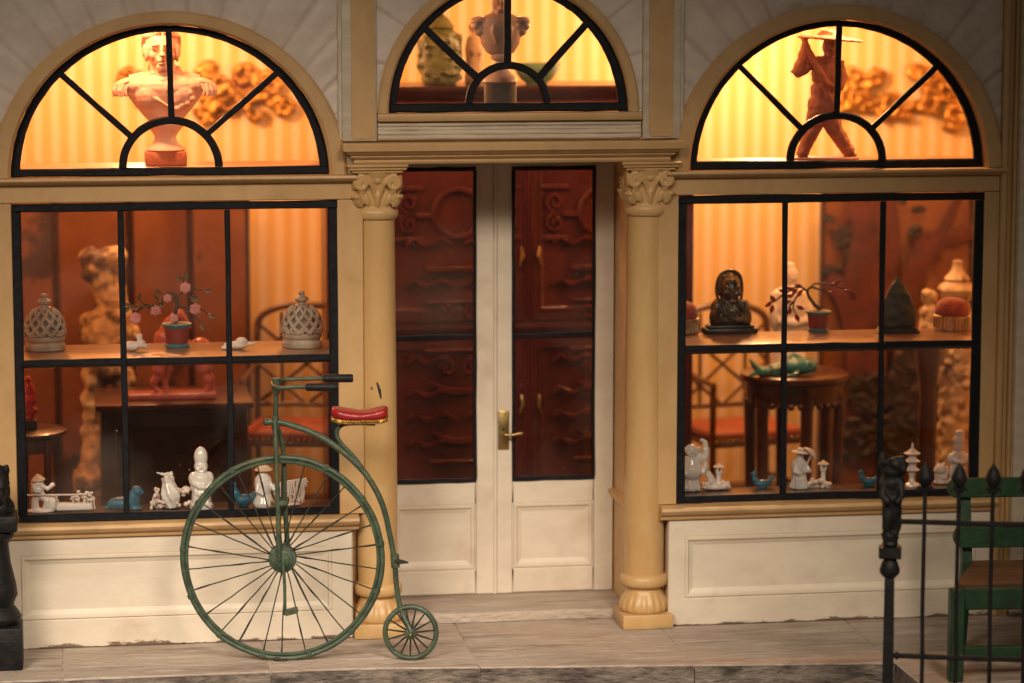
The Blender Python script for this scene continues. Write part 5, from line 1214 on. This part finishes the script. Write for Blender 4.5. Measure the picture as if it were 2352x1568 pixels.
for px, py, rx, rz_ in ((190, 530, .9, .55), (110, 500, .7, .3), (240, 590, .5, .6), (330, 500, .7, .4), (200, 490, 1.2, .3), (360, 650, .35, .5), (400, 620, .4, .3), (300, 700, .8, .35), (480, 680, .5, .7), (430, 560, .15, 1.6), (540, 600, .5, .6)):
    part('painted_foliage_and_shade', MB().ell(at(px, py, yp)-scr.location, (rx, .03, rz_), n=16).organic('painted_foliage_and_shade', .07, 1, (.22, 1.8)), 'screen_paint_dark' if px < 380 else 'screen_paint', scr)

# ================================================================== LEFT ROOM
# desk
YK = 6.0; a = at(218, 936, YK); b = at(582, 919, YK); kz = (a.z+b.z)/2; cx = (a.x+b.x)/2; w2 = (b.x-a.x)/2
desk = thing('desk', 'dark wooden desk under the red horse statue', 'desk', (cx, YK, FLOOR)); kh = kz-FLOOR
part('desk_top', MB().box(-w2, w2, 0, 3.0, kh-.16, kh, .04, 2), 'red_wood', desk)
part('apron', MB().box(-w2+.22, w2-.22, .16, 2.8, kh-.62, kh-.165, .03), 'dark_wood', desk)
for x in (-w2+.32, w2-.32):
    for y in (.34, 2.66): part('leg', MB().box(x-.20, x+.20, y-.2, y+.2, 0, kh-.165, .03), 'dark_wood', desk)
part('modesty_panel', MB().box(-w2+.5, w2-.5, 2.5, 2.6, .8, kh-.63, .02), 'dark_wood', desk)
# horse statue
o = at(395, 893, YK+1.0); o.z = kz
hs = thing('horse_statue', 'red glazed horse statue on a plinth on the desk', 'statue', o); f = lambda px, py, y=0: Vector(((px-395)*.0109, y, (897-py)*.0109))
part('plinth', MB().box(-1.12, 1.10, -.38, .38, 0, .17, .04, 2), 'tang_red', hs)
mb = MB().ell(f(415, 790), (.62, .26, .30)).ell(f(462, 785), (.30, .27, .32)).ell(f(375, 785), (.28, .25, .32)).tube(spline([f(372, 780), f(380, 745), f(400, 715), f(412, 700)]), [.24]*6+[.19]*6+[.15]*6+[.13]).ell(f(412, 702), (.17, .14, .14)).tube([f(414, 700), f(430, 722), f(438, 736)], [.13, .10, .08]).tube([f(405, 690), f(402, 676)], [.05, .02])
for x0, x1, x2, y in ((372, 352, 368, -.14), (385, 380, 386, .14), (458, 478, 472, -.14), (470, 488, 492, .14)):
    mb.tube(spline([f(x0, 800, y), f((x0+x1)/2, 840, y), f(x1, 862, y), f(x2, 886, y)]), [.17]*6+[.11]*6+[.075]*6+[.07])
    mb.ell(f(x2-3, 886, y), (.11, .08, .06))
mb.tube(spline([f(486, 775), f(500, 790), f(500, 820)]), [.08]*6+[.07]*6+[.03])
part('horse', mb.organic('horse', .035, 2), 'tang_red', hs)
part('saddle_cloth', MB().ell(f(418, 780), (.34, .30, .26), n=16), 'orange_seat', hs)
# tall ivory carving
o = at(248, 1085, 11.0); o.z = FLOOR
iv = thing('ivory_carving', 'tall mottled cream carving standing behind the desk', 'sculpture', o)
ztop = at(248, 570, 11).z-FLOOR; s_ = ztop/8.0
zc = lambda py: at(248, py, 11).z-FLOOR
part('carving_base', MB().lathe([(1.0, 0), (1.05, .1), (.95, .4), (.8, .5)], 8), 'dark_wood', iv)
g = lambda px, py, y=0: Vector(((px-248)*.0116, y, zc(py)))
mb = MB().ell(g(245, 605), (.60, .5, .42)).ell(g(225, 590), (.34, .4, .26)).ell(g(270, 590), (.34, .4, .26)).ell(g(240, 640), (.45, .45, .40)).ell(g(215, 625), (.25, .4, .3)).tube([g(258, 660), g(270, 720), g(265, 790)], [.42, .45, .6]).ell(g(240, 755), (.62, .5, .55)).ell(g(220, 740), (.35, .4, .3)).ell(g(290, 770), (.45, .4, .5)).ell(g(250, 830), (.68, .55, .6)).tube([g(225, 850), g(215, 960), g(210, 1060), g(208, 1090)], [.35, .28, .26, .32]).tube([g(285, 850), g(295, 960), g(305, 1060), g(308, 1090)], [.35, .3, .28, .34])
mb.box(-.9, .9, -.45, .45, .45, zc(1085), .05)
part('carving', mb.organic('carving', .05, 1, (.14, 3.2)), 'ivory', iv)
# round table with the red figurine
o = at(60, 985, 4.2); tz = o.z
rt = thing('round_table', 'round dark table with the small red figurine in the left window', 'table', (o.x, 4.2, FLOOR))
part('table_top', MB().lathe([(.90, tz-FLOOR-.14), (.97, tz-FLOOR-.10), (.97, tz-FLOOR-.03), (.92, tz-FLOOR)], 36), 'red_wood', rt)
part('apron', MB().lathe([(.80, tz-FLOOR-.5), (.82, tz-FLOOR-.15)], 32), 'dark_wood', rt)
for k in range(5):
    a = 2*pi*k/5+.4; part('leg', MB().tube([(.78*cos(a), .78*sin(a), tz-FLOOR-.2), (.74*cos(a), .74*sin(a), 1.2), (.86*cos(a), .86*sin(a), .0)], [.1, .08, .1], 8), 'dark_wood', rt)
o2 = at(69, 972, 4.2); o2.z = tz
rf = thing('red_figurine', 'small red carved figurine on a dark block by the left frame', 'figurine', o2)
part('block', MB().box(-.17, .17, -.17, .17, 0, .24, .03), 'dark_stand', rf)
part('figure', MB().tube(spline([(0, 0, .2), (-.05, 0, .5), (.05, 0, .8), (-.04, 0, 1.1)]), [.13]*6+[.15]*6+[.12]*6+[.08]).ell((.06, -.05, .45), (.13, .1, .1)).ell((-.08, -.05, .7), (.12, .1, .12)).ell((.03, 0, .95), (.12, .1, .1)).ell((-.03, 0, 1.2), .10).organic('figure', .03, 1, (.03, 9)), 'coral_red', rf)
# barrel stool under the desk
o = at(310, 1120, 9.6); o.z = FLOOR; zt_ = at(310, 1032, 9.6).z-FLOOR
link('barrel_stool', MB().lathe([(.42, 0), (.50, .2), (.58, zt_*.5), (.52, zt_-.1), (.46, zt_)], 28).mesh('barrel_stool'), 'ivory_carved', None, o, (0, 0, 0), 'pale barrel stool in the shade behind the desk', 'stool')

# bamboo lattice chairs
def lattice_chair(px, y, label, rot, s=1.0):
    o = at(px, 985, y); r = thing('bamboo_chair', label, 'chair', (o.x, y, FLOOR), (0, 0, rot), 'bamboo lattice chairs')
    sz = at(px, 972, y).z-FLOOR; top = at(px, 700, y+1.2).z-FLOOR; w_ = 1.40
    st_ = part('seat', MB().box(-w_, w_, -1.25, 1.25, sz-.30, sz, .13, 3), 'orange_seat', r)
    stud = MB().ell((0, 0, 0), .05, n=6).mesh('seat_stud')
    for k in range(17): link('seat_stud', stud, 'brass', st_, (-w_+.1+k*(2*w_-.2)/16, -1.26, sz-.26))
    part('seat_frame', MB().box(-w_-.04, w_+.04, -1.29, 1.29, sz-.44, sz-.305, .04), 'bamboo', r)
    for x in (-w_, w_):
        part('front_leg', MB().tube([(x, -1.2, 0), (x, -1.2, sz+1.3)], .09, 8), 'bamboo', r)
        part('back_leg', MB().tube([(x, 1.2, 0), (x, 1.2, top-.9)], .09, 8), 'bamboo', r)
        part('arm', MB().tube([(x, -1.25, sz+1.3), (x, 1.2, sz+1.5)], .08, 8), 'bamboo', r)
        part('stretcher', MB().tube([(x, -1.2, sz*.35), (x, 1.2, sz*.35)], .06, 8), 'bamboo', r)
    part('stretcher', MB().tube([(-w_, -1.2, sz*.3), (w_, -1.2, sz*.3)], .06, 8), 'bamboo', r)
    part('top_rail', MB().tube(spline([(-w_, 1.2, top-.95), (-w_*.92, 1.2, top-.35), (-w_*.5, 1.2, top-.05), (0, 1.2, top), (w_*.5, 1.2, top-.05), (w_*.92, 1.2, top-.35), (w_, 1.2, top-.95)]), .10, 8), 'bamboo', r)
    part('back_rail', MB().tube([(-w_, 1.2, sz+.35), (w_, 1.2, sz+.35)], .07, 8), 'bamboo', r)
    h0, h1 = sz+.35, top-.5; hm_ = (h0+h1)/2
    for p, q in (((-w_, h0), (w_, h1)), ((w_, h0), (-w_, h1)), ((-w_, hm_), (0, h1+.4)), ((0, h1+.4), (w_, hm_)), ((-w_, hm_), (0, h0)), ((0, h0), (w_, hm_)), ((-w_*.5, h0), (-w_*.5, h1+.3)), ((w_*.5, h0), (w_*.5, h1+.3))):
        part('lattice_rod', MB().tube([(p[0], 1.2, p[1]), (q[0], 1.2, q[1])], .05, 6), 'bamboo', r)
lattice_chair(690, 12.2, 'bamboo chair with orange seat behind the bicycle handlebar', R(-14))
lattice_chair(1700, 12.2, 'bamboo chair with orange seat behind the turquoise fish table', R(12))

# ================================================================== RIGHT ROOM
YT = 7.0; o = at(1825, 852, YT); tz = o.z; rx = (at(1947, 850, YT).x-at(1703, 850, YT).x)/2
tt = thing('fish_table', 'round red brown table with carved apron under the turquoise fish', 'table', (o.x, YT, FLOOR)); h = tz-FLOOR
part('table_top', MB().lathe([(rx*.90, h-.24), (rx*.98, h-.20), (rx, h-.12), (rx*.99, h-.04), (rx*.94, h)], 48), 'red_wood', tt)
ap = MB().lathe([(rx*.84, h-.75), (rx*.88, h-.7), (rx*.90, h-.25)], 60, mod=lambda th, z: 1+.012*cos(20*th)).mesh('apron')
part('apron', ap, 'red_wood', tt)
for k in range(30):
    a = 2*pi*k/30; part('apron_bead', MB().ell((rx*.86*cos(a), rx*.86*sin(a), h-.78), (.10, .10, .09), n=8), 'red_wood', tt)
for k in range(6):
    a = 2*pi*k/6+.55; c, s_ = cos(a), sin(a)
    part('leg', MB().tube([(rx*.84*c, rx*.84*s_, h-.6), (rx*.82*c, rx*.82*s_, h*.5), (rx*.80*c, rx*.80*s_, .3), (rx*.90*c, rx*.90*s_, .0)], [.17, .15, .13, .16], 8), 'red_wood', tt)
part('stretcher', MB().tube([(rx*.80*cos(2*pi*i/30), rx*.80*sin(2*pi*i/30), .45) for i in range(30)], .09, 8, closed=True), 'red_wood', tt)
o = at(1800, 846, YT-.75); o.z = tz
f = lambda px, py, y=0: Vector(((px-1800)*.0110, y, (848-py)*.0110))
mb = MB().ell(f(1828, 826), (.52, .24, .24)).ell(f(1852, 826), (.34, .22, .22)).tube(spline([f(1795, 832), f(1765, 838), f(1740, 836)]), [.20]*6+[.14]*6+[.09]).tube([f(1745, 836), f(1728, 822), f(1718, 806)], [.10, .08, .03]).tube([f(1745, 836), f(1728, 842), f(1716, 848)], [.09, .07, .03]).tube([f(1870, 830), f(1880, 824)], [.12, .04]).tube([f(1870, 834), f(1878, 840)], [.09, .04]).tube([f(1800, 812), f(1825, 800), f(1845, 808)], [.04, .08, .04]).tube([f(1830, 840, -.2), f(1815, 846, -.28)], [.08, .04]).ell(f(1810, 846), (.3, .2, .06)).ell(f(1858, 818, -.17), .06)
solo('fish_ornament', mb, 'fish_glaze', 'turquoise glazed fish with raised tail on the round table', 'ornament', o, vox=.026, it=1)
# robed white statue behind the fish
o = at(1813, 838, YT+.4); o.z = tz; zt_ = at(1813, 602, YT+.4).z-tz; k_ = zt_/2.55
mb = MB().lathe([(.42*k_, 0), (.46*k_, .1*k_), (.36*k_, .6*k_), (.40*k_, 1.1*k_), (.46*k_, 1.5*k_), (.40*k_, 1.85*k_), (.16*k_, 2.0*k_)], 24).ell((-.30*k_, 0, 1.68*k_), (.20*k_, .22*k_, .24*k_)).ell((.32*k_, 0, 1.65*k_), (.20*k_, .22*k_, .26*k_)).ell((.40*k_, -.1, 1.25*k_), (.16*k_, .2*k_, .42*k_)).ell((-.38*k_, -.1, 1.3*k_), (.15*k_, .2*k_, .38*k_)).ell((.02, 0, 2.2*k_), (.19*k_, .2*k_, .25*k_)).ell((.02, .05, 2.45*k_), (.12*k_, .12*k_, .10*k_)).ell((.02, -.19*k_, 2.18*k_), (.03, .05, .05)).tube([(-.35*k_, -.25*k_, 1.2*k_), (0, -.42*k_, 1.15*k_), (.35*k_, -.25*k_, 1.2*k_)], .11*k_)
solo('white_statue', mb, 'porcelain', 'white robed statue standing behind the turquoise fish', 'statuette', o, vox=.032, it=1)
# tall cream carving at the right, with pagoda-like crown, and a child figure
YV = 8.5; o = at(2190, 1050, YV); o.z = FLOOR
cv = thing('cream_carving', 'tall cream carved figure with a tiered crown at the right edge', 'sculpture', o)
zc = lambda py: at(2190, py, YV).z-FLOOR
g = lambda px, py, y=0: Vector(((px-2190)*.0113, y, zc(py)))
part('carving_base', MB().lathe([(.85, 0), (.9, .1), (.8, .5), (.6, .6)], 8), 'dark_wood', cv)
mb = MB().lathe([(.5, .55), (.46, zc(1000)), (.42, zc(900)), (.48, zc(800)), (.40, zc(720)), (.30, zc(690))], 24)
mb.tube([g(2160, 790), g(2150, 810), g(2165, 830)], [.2, .16, .1])
part('figure', mb.organic('figure', .05, 1, (.08, 5)), 'ivory_carved', cv)
part('crown', MB().lathe([(.36, zc(690)), (.42, zc(678)), (.50, zc(664)), (.44, zc(655)), (.28, zc(645)), (.34, zc(640)), (.22, zc(628)), (.14, zc(618)), (.12, zc(605)), (.14, zc(600)), (.04, zc(597))], 24, mod=lambda th, z: 1+.05*cos(12*th)), 'ivory_carved', cv)
mb = MB(); rr = random.Random(9)
for k in range(70):
    mb.ell(g(2190+rr.gauss(5, 16), rr.uniform(795, 885), -.38+rr.uniform(-.06, .06)), rr.uniform(.06, .11), n=6)
part('flower_garland', mb.organic('flower_garland', .035, 1), 'ivory_carved', cv)
YS2 = 8.3; o = at(2128, 1050, YS2-.6); o.z = FLOOR; zc = lambda py: at(2128, py, YS2-.6).z-FLOOR
ch = thing('child_statue', 'small cream child statue on a dark stand beside the velvet box', 'statuette', o)
part('stand', MB().lathe([(.5, 0), (.52, .1), (.3, .2), (.22, zc(900)), (.40, zc(790)), (.45, zc(770))], 20), 'dark_wood', ch)
part('figure', MB().lathe([(.28, zc(772)), (.30, zc(760)), (.22, zc(730)), (.25, zc(712)), (.12, zc(700))], 20).ell((0, 0, zc(682)), (.22, .22, .20)).ell((-.1, -.1, zc(672)), (.16, .15, .12)).ell((-.2, -.1, zc(715)), (.1, .14, .12)).ell((.2, -.1, zc(715)), (.1, .14, .12)).organic('figure', .035, 1, (.04, 7)), 'ivory_carved', ch)
# carpet
link('carpet', MB().box(-13, 13, 4.2, 16, FLOOR+.004, FLOOR+.05, .02).mesh('carpet'), 'carpet', None, (0, 0, 0), (0, 0, 0), 'dark patterned carpet on the shop floor', 'carpet')

# ------------------------------------------------------------------ to real size
bpy.context.view_layer.update()
for me in bpy.data.meshes: me.transform(Matrix.Scale(S, 4))
for o in bpy.data.objects:
    if o.type in ('MESH', 'EMPTY'): o.location = o.location*S
